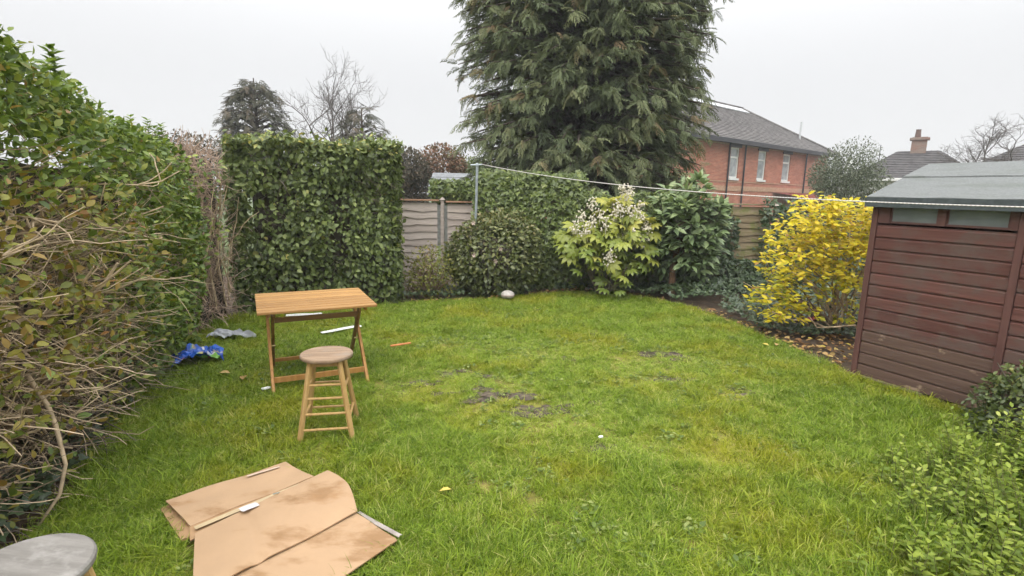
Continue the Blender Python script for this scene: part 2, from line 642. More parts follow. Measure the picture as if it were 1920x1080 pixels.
def gn_scatter(name, pts, rot, scl, var, meshes, **props):
    me = bpy.data.meshes.new(name)
    me.vertices.add(len(pts))
    me.vertices.foreach_set('co', np.ascontiguousarray(pts, dtype=np.float32).ravel())
    for nm, ty, key, dat in (('rot', 'FLOAT_VECTOR', 'vector', rot), ('scl', 'FLOAT_VECTOR', 'vector', scl), ('var', 'INT', 'value', var)):
        a = me.attributes.new(nm, ty, 'POINT')
        a.data.foreach_set(key, np.ascontiguousarray(dat, dtype=np.int32 if ty == 'INT' else np.float32).ravel())
    o = bpy.data.objects.new(name, me)
    put(o, **props)
    c = bpy.data.collections.new(name + '_kinds')
    for k, mm in enumerate(meshes):
        c.objects.link(bpy.data.objects.new('%s_kind_%02d' % (name, k), mm))
    ng = bpy.data.node_groups.new(name, 'GeometryNodeTree')
    ng.interface.new_socket('Geometry', in_out='INPUT', socket_type='NodeSocketGeometry')
    ng.interface.new_socket('Geometry', in_out='OUTPUT', socket_type='NodeSocketGeometry')
    A = ng.nodes.new
    gi, go = A('NodeGroupInput'), A('NodeGroupOutput')
    ip = A('GeometryNodeInstanceOnPoints')
    ci = A('GeometryNodeCollectionInfo')
    ci.inputs['Collection'].default_value = c
    ci.inputs['Separate Children'].default_value = True
    ci.inputs['Reset Children'].default_value = True

    def na(nm, ty):
        x = A('GeometryNodeInputNamedAttribute')
        x.data_type = ty
        x.inputs['Name'].default_value = nm
        return x.outputs['Attribute']
    e = A('FunctionNodeEulerToRotation')
    L = ng.links.new
    L(na('rot', 'FLOAT_VECTOR'), e.inputs[0])
    L(gi.outputs[0], ip.inputs['Points'])
    L(ci.outputs[0], ip.inputs['Instance'])
    ip.inputs['Pick Instance'].default_value = True
    L(na('var', 'INT'), ip.inputs['Instance Index'])
    L(e.outputs[0], ip.inputs['Rotation'])
    L(na('scl', 'FLOAT_VECTOR'), ip.inputs['Scale'])
    L(ip.outputs[0], go.inputs[0])
    o.modifiers.new('scatter', 'NODES').node_group = ng
    return o


CARD = [(-1.90, 2.66), (-1.42, 3.13), (-1.17, 2.95), (-1.10, 2.98), (-.90, 2.78), (-.80, 2.62), (-.54, 2.40), (-.95, 1.95), (-1.32, 2.0), (-1.62, 2.40)]


def lawn_points(n_try, seed):
    g = np.random.default_rng(seed)
    x = g.uniform(-3.9, 4.6, n_try)
    y = g.uniform(.9, 9.6, n_try)
    # straggle over the lawn's edge a little
    jx, jy = x + g.normal(0, .05, n_try), y + g.normal(0, .05, n_try)
    k = inpoly(jx, jy, LAWN) & ~inpoly(x, y, CARD)
    return x[k], y[k], g


def build_grass():
    x, y, g = lawn_points(150000, 21)
    d = np.hypot(x, y)
    bm_ = bare_mask(x, y)
    dens = np.clip(.30 + .80 * vnoise(x, y, 2.6, 8) + .6 * (vnoise(x, y, 9, 9) - .5), .10, 1)
    keep = g.random(len(x)) < dens * (1 - bm_) * np.clip(1.25 - d * .055, .62, 1)
    x, y, d, bm_ = x[keep], y[keep], d[keep], bm_[keep]
    n = len(x)
    longer = np.clip((x - .3) * .36, 0, 1.0) * np.clip((4.6 - y) * .5, 0, 1) + np.clip((3.6 - y) * .25, 0, .35)
    edge = np.clip((-1.8 - x + (3.4 - y) * .12) * .35, 0, .4)
    h = (.25 + .38 * vnoise(x, y, 1.6, 12) ** 1.3 + .50 * vnoise(x, y, 5, 13) ** 1.5) * (1 + longer + edge) * (1 - .55 * np.clip(bm_ * 1.5, 0, 1))
    h *= .8 + .4 * g.random(n)
    rot = np.stack([g.normal(0, .30, n), g.normal(0, .30, n), g.random(n) * 6.283], -1)
    s = .85 + .3 * g.random(n)
    scl = np.stack([s * (.9 + .4 * np.clip(d / 8, 0, 1)), s * (.9 + .4 * np.clip(d / 8, 0, 1)), h], -1)
    meshes = [tuft_mesh('grass_tuft', 32, .042, .052, .0015, .65, 100 + k) for k in range(4)] \
        + [tuft_mesh('grass_tuft', 18, .030, .070, .0021, .9, 110 + k) for k in range(3)] \
        + [tuft_mesh('grass_tuft', 9, .025, .105, .0022, 1.0, 120 + k) for k in range(2)]
    meshes += [tuft_mesh('grass_tuft', 24, .045, .040, .0016, .9, 130 + k, .62) for k in range(2)]
    pr = np.array([.18, .18, .18, .18, .07, .07, .07, .015, .015])
    var = g.choice(9, n, p=pr / pr.sum())
    lo = np.clip(longer, 0, 1) * .35
    sw = g.random(n) < lo
    var[sw] = g.integers(4, 9, sw.sum())
    moss = g.random(n) < np.clip(bm_ * 1.3 + .25 * (vnoise(x, y, 1.1, 19) > .6), 0, .85)
    var[moss] = g.integers(9, 11, moss.sum())
    gn_scatter('grass', np.stack([x, y, np.full(n, .0)], -1), rot, scl, var, meshes, kind='stuff')
    return n


NG = build_grass()
M_WEED = leaf_mat('lawn_weed', [(0, (.08, .13, .02)), (.5, (.17, .24, .035)), (1, (.30, .35, .10))], .5, .3)


def build_weeds():
    x, y, g = lawn_points(9000, 33)
    k = (vnoise(x, y, 1.3, 15) + .5 * vnoise(x, y, 5, 16) + .5 * bare_mask(x, y) > .90) & (g.random(len(x)) < .65)
    x, y = x[k], y[k]
    n = len(x)
    rot = np.stack([g.normal(0, .1, n), g.normal(0, .1, n), g.random(n) * 6.283], -1)
    s = .5 + .6 * g.random(n)
    ms = [weed_mesh('weed_rosette', 9, .030, M_WEED, 50), weed_mesh('weed_rosette', 7, .045, M_WEED, 51), weed_mesh('weed_rosette', 14, .018, M_WEED, 52)]
    gn_scatter('lawn_weeds', np.stack([x, y, np.full(n, .018)], -1), rot, np.stack([s, s, s], -1), g.integers(0, 3, n), ms, kind='stuff')


build_weeds()

# ================================================================== brick house behind the conifer
M_BARK = plain('bark', (.085, .065, .05), .9, var=.4, vscale=14, bmp=.6)


def brick_mat(name, a, b2, mortar):
    m, n, b = new_mat(name)
    t = n.nodes.new('ShaderNodeTexCoord')
    s = n.nodes.new('ShaderNodeSeparateXYZ')
    n.links.new(t.outputs['Object'], s.inputs[0])
    ad = n.nodes.new('ShaderNodeMath')
    n.links.new(s.outputs[0], ad.inputs[0])
    n.links.new(s.outputs[1], ad.inputs[1])
    c = n.nodes.new('ShaderNodeCombineXYZ')
    n.links.new(ad.outputs[0], c.inputs[0])
    n.links.new(s.outputs[2], c.inputs[1])
    br = n.nodes.new('ShaderNodeTexBrick')
    br.inputs['Scale'].default_value = 1
    br.inputs['Brick Width'].default_value = .225
    br.inputs['Row Height'].default_value = .075
    br.inputs['Mortar Size'].default_value = .008
    br.inputs['Color1'].default_value = (*a, 1)
    br.inputs['Color2'].default_value = (*b2, 1)
    br.inputs['Mortar'].default_value = (*mortar, 1)
    n.links.new(c.outputs[0], br.inputs['Vector'])
    x = mixc(n, maprange(n, noise(n, 1.6, 7, 'Object', (.5, .5, 2.5), .75), .38, .66, 0, .6), br.outputs['Color'], (.25, .085, .05))
    n.links.new(x, b.inputs['Base Color'])
    b.inputs['Roughness'].default_value = .85
    bump(n, b, br.outputs['Fac'], -.4, .01)
    return m


M_BRICK = brick_mat('red_brick', (.50, .165, .095), (.36, .105, .06), (.46, .33, .26))
M_BAND = plain('pale_brick_band', (.44, .27, .18), .85, var=.2, vscale=12)
M_TILE = plain('roof_tile', (.135, .125, .12), .8, var=.35, vscale=2.5, bmp=.3)
M_BLACK = plain('black_paint', (.025, .026, .03), .4, var=.2)
M_WHITE = plain('white_paint', (.72, .72, .70), .5, var=.06)
M_LEAD = plain('lead_flashing', (.48, .49, .50), .55, var=.12, vscale=3)


def glass_mat(name, col, rough=.08):
    m, n, b = new_mat(name)
    x = noise(n, 3, 3)
    n.links.new(mixc(n, maprange(n, x, .3, .7, 0, 1), tuple(v * .8 for v in col), tuple(v * 1.2 for v in col)), b.inputs['Base Color'])
    b.inputs['Roughness'].default_value = rough
    b.inputs['Specular IOR Level'].default_value = .7
    return m


M_CURTAIN = glass_mat('curtained_glass', (.34, .36, .37))


def roof_slope(mb, e0, e1, r0, r1, n=26, step=.035):
    """courses of tiles between an eave edge e0-e1 and a ridge edge r0-r1, each course lifted at its lower edge"""
    e0, e1, r0, r1 = map(Vector, (e0, e1, r0, r1))
    nn = (e1 - e0).cross(r0 - e0 if (r0 - e0).length > (r1 - e1).length * .1 else r1 - e1).normalized()
    if nn.z < 0:
        nn = -nn
    for i in range(n):
        a, b = i / n, (i + 1) / n
        p0, p1 = e0.lerp(r0, a) + nn * step, e1.lerp(r1, a) + nn * step
        q0, q1 = e0.lerp(r0, b), e1.lerp(r1, b)
        b0, b1 = e0.lerp(r0, a), e1.lerp(r1, a)
        mb.add([p0, p1, q1, q0, b0, b1], [(0, 1, 2, 3), (4, 5, 1, 0)])
    return mb


def brick_house():
    h = thing('brick_house', 'two-storey red brick house with grey tiled hip roof beyond the fence', 'house',
              (23.88, 41.4, -.08), math.atan2(-.642, -.767))
    # local: x along the wall towards the conifer, -y into the house
    wins = [(13.77, 14.77), (10.36, 11.40), (6.86, 7.98)]
    zb, zt = 2.86, 4.62
    wl = MB()
    xs = [.6]
    for a, b in sorted(wins):
        xs += [a, b]
    xs.append(22.0)
    for i in range(0, len(xs) - 1):
        if i % 2 == 0:
            wl.box(xs[i], xs[i + 1], -.35, 0, 0, 5.0)
        else:
            wl.box(xs[i], xs[i + 1], -.35, 0, 0, zb)
            wl.box(xs[i], xs[i + 1], -.35, 0, zt, 5.0)
    wl.box(.6, .95, -9.6, -.35, 0, 5.0)
    wl.box(.95, 22, -9.6, -9.3, 0, 5.0)
    wl.box(21.65, 22, -9.3, -.35, 0, 5.0)
    wl.build('wall', M_BRICK, h)
    for z0, z1 in ((4.72, 4.80), (2.12, 2.42), (2.62, 2.68)):
        MB().box(.58, 22.02, .002, .03, z0, z1).build('string_course', M_BAND, h)
    for a, b in wins:
        f = MB()
        f.box(a, a + .09, -.16, -.06, zb, zt).box(b - .09, b, -.16, -.06, zb, zt)
        f.box(a + .09, b - .09, -.16, -.06, zb, zb + .10).box(a + .09, b - .09, -.16, -.06, zt - .09, zt)
        zm = zb + (zt - zb) * .68
        f.box(a + .09, b - .09, -.15, -.05, zm - .05, zm + .05)
        wn = f.build('window', M_WHITE, h)
        MB().box(a + .09, b - .09, -.13, -.11, zb + .1, zm - .05).build('pane', M_CURTAIN, wn)
        MB().box(a + .09, b - .09, -.13, -.11, zm + .05, zt - .09).build('pane', M_CURTAIN, wn)
        MB().box(a - .05, b + .05, -.05, .08, zb - .12, zb).build('sill', M_WHITE, wn)
        MB().box(a - .14, b + .14, .002, .05, zt, zt + .36).build('lintel', M_BLACK, wn)
    for x in (13.2, 4.55, 15.05):
        MB().tube([(x, .08, 0), (x, .08, 4.85)], .05, 8).build('drainpipe', M_BLACK, h)
    # roof
    e, ez = .45, 4.98
    x0, x1, y0, y1 = .1, 22.4, -9.9, e
    A, B = (5.0, -4.8, 8.25), (17.5, -4.8, 8.25)
    rf = MB()
    roof_slope(rf, (x1, y1, ez), (x0, y1, ez), B, A)
    roof_slope(rf, (x0, y1, ez), (x0, y0, ez), A, A)
    roof_slope(rf, (x0, y0, ez), (x1, y0, ez), A, B)
    roof_slope(rf, (x1, y0, ez), (x1, y1, ez), B, B)
    roof = rf.build('roof', M_TILE, h)
    MB().box(5.0, 17.5, -4.93, -4.67, 8.20, 8.36).build('ridge_tiles', M_TILE, roof)
    fl = MB()
    fl.add([(5.5, -4.55, 8.13), (17.3, -4.55, 8.13), (17.3, -4.05, 7.80), (5.2, -4.05, 7.80),
            (5.5, -4.50, 8.19), (17.3, -4.50, 8.19), (17.3, -4.00, 7.87), (5.2, -4.00, 7.87)],
           [(0, 3, 2, 1), (4, 5, 6, 7), (0, 1, 5, 4), (1, 2, 6, 5), (2, 3, 7, 6), (3, 0, 4, 7)])
    fl.build('ridge_flashing', M_LEAD, roof)
    MB().tube([(5.0, -4.8, 8.28), (.1, .45, 5.03)], .09, 6).build('hip_tiles', M_TILE, roof)
    MB().box(.0, 22.5, y1 - .02, y1 + .10, ez - .22, ez + .03).build('gutter', M_BLACK, h)
    MB().box(.6, 22.0, 0.003, y1 - .03, ez - .16, ez - .10).build('soffit', M_BLACK, h)
    MB().tube([(3.0, -1.2, 5.7), (3.0, -1.2, 7.2)], .07, 8).build('flue', M_LEAD, h)
    # lower hipped wing at the far end
    wg = MB()
    roof_slope(wg, (2.0, -4.0, 4.9), (-5.5, -4.0, 4.9), (.0, -7.0, 7.0), (-2.4, -7.0, 7.0), 16)
    roof_slope(wg, (-5.5, -4.0, 4.9), (-5.5, -10.5, 4.9), (-2.4, -7.0, 7.0), (-2.4, -7.0, 7.0), 16)
    wg.build('wing_roof', M_TILE, h)
    MB().box(-5.0, .58, -10, -4.4, 0, 4.88).build('wing_wall', M_BRICK, h)
    # small things at its foot seen over the fence
    pr = MB()
    roof_slope(pr, (9.0, 2.2, 1.75), (5.0, 2.2, 1.75), (9.0, .02, 2.1), (5.0, .02, 2.1), 8)
    pr.build('porch_roof', plain('clay_tile', (.30, .10, .08), .8, var=.25, vscale=4), h)
    for px in (5.2, 8.65):
        MB().box(px, px + .15, 2.0, 2.15, 0, 1.75).build('porch_post', M_BLACK, h)


brick_house()


def far_houses():
    k = 40 / 30
    M_R = plain('dark_slate', (.07, .065, .065), .8, var=.3, vscale=3)
    M_RENDER = plain('white_render', (.62, .62, .60), .8, var=.08, vscale=2)
    M_CH = brick_mat('chimney_brick', (.22, .17, .13), (.17, .125, .095), (.27, .24, .21))
    h = thing('rendered_house', 'white rendered house with dark hip roof and brick chimney behind the shed', 'house', (29.3, 40, -.08), R(-38))
    MB().box(-3.6, 3.6, -3.0, 3.0, 0, 3.35).build('wall', M_RENDER, h)
    rf = MB()
    c = [(-4.0, -3.4, 3.2), (4.0, -3.4, 3.2), (4.0, 3.4, 3.2), (-4.0, 3.4, 3.2)]
    a, b = (-1.2, 0, 5.3), (1.2, 0, 5.3)
    roof_slope(rf, c[0], c[1], a, b, 16)
    roof_slope(rf, c[1], c[2], b, b, 16)
    roof_slope(rf, c[2], c[3], b, a, 16)
    roof_slope(rf, c[3], c[0], a, a, 16)
    rf.build('roof', M_R, h)
    MB().add([(-4.35, -3.2, .1), (-4.35, 2.6, .1), (-4.35, 2.6, 3.3), (-4.35, -.3, 4.75), (-4.35, -3.2, 3.3), (-3.9, -3.2, .1), (-3.9, 2.6, .1), (-3.9, 2.6, 3.3), (-3.9, -.3, 4.75), (-3.9, -3.2, 3.3)],
             [(4, 3, 2, 1, 0), (5, 6, 7, 8, 9)] + [(i, (i + 1) % 5, (i + 1) % 5 + 5, i + 5) for i in range(5)]).build('gable', M_RENDER, h)
    ed = MB()
    for p, q in ((c[0], c[1]), (c[3], c[0])):
        ed.bar((p[0], p[1], 3.16), (q[0], q[1], 3.16), .16, .2)
    ed.build('fascia', M_WHITE, h)
    ch = MB().box(-.45, .45, -.35, .35, 4.6, 6.25).build('chimney', M_CH, h)
    MB().box(-.58, .58, -.48, .48, 6.05, 6.2).build('corbel', M_CH, ch)
    MB().lathe([(.17, 6.24), (.19, 6.3), (.15, 6.75), (.18, 6.8)], 12, (-.15, 0)).build('chimney_pot', plain('terracotta', (.12, .07, .055), .8), ch)
    MB().tube([(-2.5, 2.5, 3.6), (-2.5, 2.5, 6.0)], .03, 6).build('aerial_mast', M_BLACK, h)
    h2 = thing('slate_roof_house', 'dark slate roofed house rising behind the right end of the shed roof', 'house', (31.0, 31, -.08), R(-35))
    MB().box(-4.5, 4.5, -3.5, 3.5, 0, 3.4).build('wall', M_CH, h2)
    rf = MB()
    c = [(-5.0, -4, 3.3), (5.0, -4, 3.3), (5.0, 4, 3.3), (-5.0, 4, 3.3)]
    a, b = (-1.0, 0, 5.5), (1.5, 0, 5.5)
    roof_slope(rf, c[0], c[1], a, b, 16)
    roof_slope(rf, c[1], c[2], b, b, 16)
    roof_slope(rf, c[2], c[3], b, a, 16)
    roof_slope(rf, c[3], c[0], a, a, 16)
    rf.build('roof', M_R, h2)
    o = thing('garden_outbuilding', 'small pale grey roof seen above the weathered fence', 'outbuilding', (-2.0, 18.5, -.08), R(8))
    MB().box(-.75, .75, -.6, .6, 0, 1.95).build('wall', plain('grey_board', (.16, .16, .15), .8), o)
    rf = MB()
    roof_slope(rf, (-.9, -.75, 1.95), (.9, -.75, 1.95), (-.75, .1, 2.42), (.75, .1, 2.42), 3, .01)
    roof_slope(rf, (.9, .75, 1.95), (-.9, .75, 1.95), (.75, .1, 2.42), (-.75, .1, 2.42), 3, .01)
    rf.build('roof', plain('pale_felt', (.20, .21, .22), .7), o)


far_houses()


# ================================================================== trees behind
def spray_tmpl(nf=10, seed=1, droop=.38):
    """flat nodding cypress spray made of many fine feathery tips"""
    g = np.random.default_rng(seed)
    V, F = [], []

    def kite(p, d, L, wd):
        d = norm(d)
        s = norm(np.cross(d, [0, 0, 1.0])) * wd
        o = len(V)
        m = p + d * L * .4
        V.extend([p, m - s, p + d * L + np.array([0, 0, -.16 * L]), m + s])
        F.append((o, o + 1, o + 2, o + 3))
    for i in range(nf):
        t = (i + .5) / nf
        p = np.array([g.normal(0, .02), t * .95, -droop * t * t])
        ax = norm(np.array([0, 1, -2 * droop * t]))
        for sd in (-1, 1):
            L = .40 * (1 - .6 * t) * (.7 + .6 * g.random())
            d = norm(ax * .75 + np.array([sd * .8, 0, -.1 - .35 * g.random()]))
            kite(p, d, L * .8, .028 + .014 * g.random())
            q = p + d * L * .5
            kite(q, norm(d + ax * .9 + np.array([0, 0, -.45 * g.random()])), L * .62, .028)
    return Tmpl(V, F)


def conifer(name, label, base, height, prof, nbough, per, spray, mat, seed, inner=500, group=None, front=.72):
    g = np.random.default_rng(seed)
    t = thing(name, label, 'tree', base, group=group)
    bz = base[2]
    MB().tube([(0, 0, 0), (.05, 0, height * .3), (0, .05, height * .65), (0, 0, height * .97)], [height * .028, height * .024, height * .014, .02], 10).build('trunk', M_BARK, t)
    zs, rs = zip(*prof)
    zz = g.uniform(zs[0], zs[-1], nbough * 3)
    rr = np.interp(zz, zs, rs)
    k = g.random(len(zz)) < rr / max(rs)
    zz, rr = zz[k][:nbough], rr[k][:nbough]
    n = len(zz)
    az = g.uniform(0, 6.283, n)
    flip = (np.sin(az) > .35) & (g.random(n) < front)
    az[flip] = -az[flip]
    rad = rr * (.76 + .30 * g.random(n))
    outd = np.stack([np.cos(az), np.sin(az), np.zeros(n)], -1)
    tip = outd * rad[:, None]
    tip[:, 2] = zz
    root = outd * .1
    root[:, 2] = zz + .25 * rad * g.uniform(-.9, .2, n)
    mid = (root * .45 + tip * .55) + np.array([0, 0, 1.0]) * (.16 * rad)[:, None]
    PB = np.stack([root, mid, tip], 1)
    V, i, s, tt = tubes(PB, np.stack([.030 * rad, .016 * rad, np.full(n, .008)], -1), 4)
    put(bpy.data.objects.new('boughs', mesh_np('boughs', V, i, s, M_BARK)), t, kind='stuff')
    # sprays along the outer half of each bough
    u = g.random((n, per)) ** .65
    Pm = (mid[:, None] * (1 - u)[..., None] + tip[:, None] * u[..., None])
    ang = g.normal(0, 1.0, (n, per))
    ca, sa = np.cos(ang), np.sin(ang)
    dx = outd[:, None, 0] * ca - outd[:, None, 1] * sa
    dy = outd[:, None, 0] * sa + outd[:, None, 1] * ca
    ax = np.stack([dx, dy, g.normal(-.05, .42, (n, per)) - .45 * u ** 2], -1)
    Pm = Pm + np.stack([dx, dy, np.zeros_like(dx)], -1) * .12 * g.random((n, per, 1)) * spray + g.normal(0, .10 * spray, Pm.shape)
    sc_ = spray * (.5 + .9 * g.random((n, per)))
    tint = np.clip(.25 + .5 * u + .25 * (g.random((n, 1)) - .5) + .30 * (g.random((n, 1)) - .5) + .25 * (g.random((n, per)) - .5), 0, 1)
    Pm, ax, sc_, tint = Pm.reshape(-1, 3), ax.reshape(-1, 3), sc_.ravel(), tint.ravel()
    if inner:
        zi = g.uniform(zs[0], zs[-1], inner)
        ri = np.interp(zi, zs, rs) * (.35 + .5 * g.random(inner))
        ai = g.uniform(0, 6.283, inner)
        Pi = np.stack([np.cos(ai) * ri, np.sin(ai) * ri, zi], -1)
        axi = np.stack([np.cos(ai + g.normal(0, 1, inner)), np.sin(ai), g.normal(-.2, .4, inner)], -1)
        Pm, ax = np.concatenate([Pm, Pi]), np.concatenate([ax, axi])
        sc_ = np.concatenate([sc_, spray * (1.1 + .6 * g.random(inner))])
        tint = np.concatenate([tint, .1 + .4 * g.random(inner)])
    up = np.tile([0, 0, 1.0], (len(Pm), 1)) + g.normal(0, .35, (len(Pm), 3))
    M = frames(ax, up)
    parts = []
    grp = g.integers(0, 3, len(Pm))
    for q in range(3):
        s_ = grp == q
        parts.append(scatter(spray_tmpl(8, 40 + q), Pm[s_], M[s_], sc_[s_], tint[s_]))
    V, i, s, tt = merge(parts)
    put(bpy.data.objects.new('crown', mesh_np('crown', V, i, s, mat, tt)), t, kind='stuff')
    return t


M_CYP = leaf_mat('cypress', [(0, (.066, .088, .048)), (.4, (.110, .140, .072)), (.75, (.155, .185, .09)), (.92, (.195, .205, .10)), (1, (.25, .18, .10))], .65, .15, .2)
M_CYPD = leaf_mat('dark_conifer', [(0, (.045, .055, .038)), (.6, (.10, .10, .068)), (1, (.17, .135, .10))], .7, .08, .2)
conifer('cypress_tree', 'huge dark green cypress tree towering behind the garden fence', (1.60, 13.6, -.08), 11.0,
        [(1.35, 2.45), (2.0, 2.75), (3.0, 2.85), (4.5, 2.85), (6.0, 2.95), (7.5, 2.7), (9.3, 1.5), (10.8, .3)], 1000, 17, .29, M_CYP, 5, 2600)
conifer('conifer_tree', 'tall rounded dark conifer behind the left end of the clipped hedge', (-10.3, 22, -.08), 6.2,
        [(2.0, 1.55), (3.6, 1.5), (4.8, 1.2), (5.5, .8), (5.95, .3)], 270, 8, .28, M_CYPD, 6, 300)
conifer('conifer_tree', 'short ragged dark conifer behind the right half of the clipped hedge', (-6.1, 22, -.08), 5.1,
        [(1.8, 1.3), (3.4, 1.2), (4.3, .95), (5.0, .4)], 110, 7, .28, M_CYPD, 8, 120)


def bare_tree(name, label, base, height, spread, seed, lean=(0, 0), levels=4, r0=.10, mat=M_BARK):
    g = np.random.default_rng(seed)
    t = thing(name, label, 'tree', base)
    th = height * .38
    top = np.array([lean[0], lean[1], th])
    MB().tube([(0, 0, 0), tuple(top * .5 + [.05, 0, 0]), tuple(top)], [r0, r0 * .85, r0 * .7], 8).build('trunk', mat, t)
    cur = [(top, norm(np.array([g.normal(0, .4), g.normal(0, .4), 1.0])), height * .30, r0 * .65) for _ in range(4)]
    parts = []
    for lv in range(levels):
        st = np.array([c[0] for c in cur])
        dr = np.array([c[1] for c in cur])
        ln = np.array([c[2] for c in cur])
        rd = np.array([c[3] for c in cur])
        P = twigs(st, dr, ln, 5, .16, .04)
        rr = rd[:, None] * np.linspace(1, .55, 5)[None]
        parts.append(tubes(P, rr, 4 if lv < 2 else 3))
        nxt = []
        for i in range(len(P)):
            for _ in range(4 if lv < levels - 2 else 5):
                k = g.integers(1, 5)
                d = norm(P[i, k] - P[i, k - 1])
                d = norm(d + g.normal(0, .55, 3) * np.array([spread, spread, .8]) + [0, 0, .12])
                nxt.append((P[i, k], d, ln[i] * g.uniform(.5, .8), max(rd[i] * .5, .006)))
        cur = nxt
        if len(cur) > 2600:
            sel = g.choice(len(cur), 2600, replace=False)
            cur = [cur[q] for q in sel]
    V, i, s, tt = merge(parts)
    put(bpy.data.objects.new('branches', mesh_np('branches', V, i, s, mat)), t, kind='stuff')
    return t


M_TWIGD = plain('dark_twig', (.10, .085, .075), .9, var=.3, vscale=10)
bare_tree('bare_tree', 'leafless tree with fine branches behind the clipped hedge', (-7.9, 24, -.08), 7.0, 1.0, 3, (.1, 0), 5, .09, M_TWIGD)
bare_tree('bare_tree', 'leafless spreading tree behind the shed roof', (25.0, 29, -.08), 6.3, 1.9, 14, (0, 0), 5, .10, M_TWIGD)
bare_tree('bare_tree', 'thin leafless tree between the grey-green tree and the chimney', (16.8, 28, -.08), 4.4, 1.4, 17, (0, 0), 4, .07, M_TWIGD)


def blob_points(g, n, c, rad, shell=.55, lumps=14, amp=.28):
    """points in the outer part of a lumpy ellipsoid and their outward directions"""
    d = norm(g.normal(0, 1, (n, 3)))
    ld = norm(g.normal(0, 1, (lumps, 3)))
    la = g.uniform(-amp, amp, lumps)
    k = 1 + (np.exp(6 * (d @ ld.T - 1)) * la).sum(1)
    r = (shell + (1 - shell) * g.random(n) ** .6) * k
    return np.array(c) + d * r[:, None] * np.array(rad), d


def leaf_tree(name, label, base, crown, rad, n, size, mat, seed, tm=None, trunk_h=None, group=None, cat='tree', limbs=8, nparts=0):
    g = np.random.default_rng(seed)
    base = np.array(base, dtype=float)
    t = thing(name, label, cat, base, group=group)
    c = np.array(crown, dtype=float)
    rel = c - base
    MB().tube([(0, 0, 0), tuple(rel * .5 + [.04, .03, 0]), tuple(rel)], [rad[0] * .07, rad[0] * .055, rad[0] * .03], 8).build('trunk', M_BARK, t)
    P, d = blob_points(g, n, c, rad, .35, 18, .45)
    ax = norm(d * .6 + g.normal(0, .6, (n, 3)) + [0, 0, -.1])
    M = frames(ax, d + g.normal(0, .5, (n, 3)))
    foliage(t, base, tm or leaf_lo(), P, M, size * (.7 + .6 * g.random(n)), g.random(n), mat, nparts, mass='crown')
    st = np.tile(rel * .6, (limbs * 6, 1)) + g.normal(0, .05, (limbs * 6, 3))
    dr = norm(g.normal(0, 1, (limbs * 6, 3)) * np.array(rad) + [0, 0, rad[2] * .5])
    Pt = twigs(st, dr, np.full(limbs * 6, min(rad) * 1.0), 5, .15)
    V, i, s, tt = tubes(Pt, np.tile(np.linspace(.03, .008, 5) * rad[0], (limbs * 6, 1)), 4)
    put(bpy.data.objects.new('limbs', mesh_np('limbs', V, i, s, M_BARK)), t, kind='stuff')
    return t


M_OLIVE = leaf_mat('grey_leaf', [(0, (.065, .085, .05)), (.5, (.13, .155, .10)), (1, (.23, .25, .18))], .6, .15)
M_RUSSET = leaf_mat('russet_leaf', [(0, (.06, .058, .038)), (.6, (.115, .10, .068)), (1, (.18, .135, .095))], .7, .15)
M_REDDISH = leaf_mat('reddish_leaf', [(0, (.09, .08, .04)), (.6, (.20, .12, .07)), (1, (.30, .14, .085))], .7, .15)
M_MIDG = leaf_mat('mid_green_leaf', [(0, (.06, .09, .025)), (.6, (.13, .175, .045)), (1, (.21, .25, .07))], .55, .2)
leaf_tree('round_tree', 'grey-green round tree in front of the brick house corner', (9.75, 16, -.08), (9.75, 16, 2.25), (1.12, 1.0, .95), 11000, .085, M_OLIVE, 31, tm=leaf_lo(.17))
leaf_tree('round_tree', 'dull brown-green tree beyond the weathered fence, next to the clipped hedge', (-3.9, 19, -.08), (-3.7, 19, 2.1), (1.05, .9, 1.2), 8000, .11, M_RUSSET, 32)
leaf_tree('round_tree', 'reddish brown tree beyond the weathered fence', (-2.5, 20, -.08), (-2.6, 20, 2.4), (.95, .7, .85), 5500, .11, M_REDDISH, 33)
leaf_tree('round_tree', 'small green tree beyond the fence beside the clothes line pole', (-1.55, 22, -.08), (-1.6, 22, 2.35), (.85, .8, .75), 5500, .085, M_MIDG, 34)
leaf_tree('round_tree', 'dark hedge-like tree behind the brown twiggy hedge section', (-8.6, 14, -.08), (-8.4, 14, 2.1), (1.4, .9, 1.0), 6000, .09, M_RUSSET, 36)

# ================================================================== fences
M_FENCE = wood_mat('weathered_fence', (.38, .325, .285), (.56, .49, .435), (1.2, 22, 22), 1.3, .85, (.33, .28, .245), (.56, .72), .35, .4)
M_FENCEG = wood_mat('mossy_fence', (.15, .115, .07), (.29, .235, .145), (1.2, 22, 22), 1.3, .85, (.15, .16, .05), (.45, .65), .4, .4)
M_CAP = wood_mat('orange_cap', (.30, .17, .10), (.46, .28, .18), (1.2, 22, 22), 1.3, .8)
M_CONC = plain('concrete_post', (.42, .40, .37), .9, var=.15, vscale=20, bmp=.3)


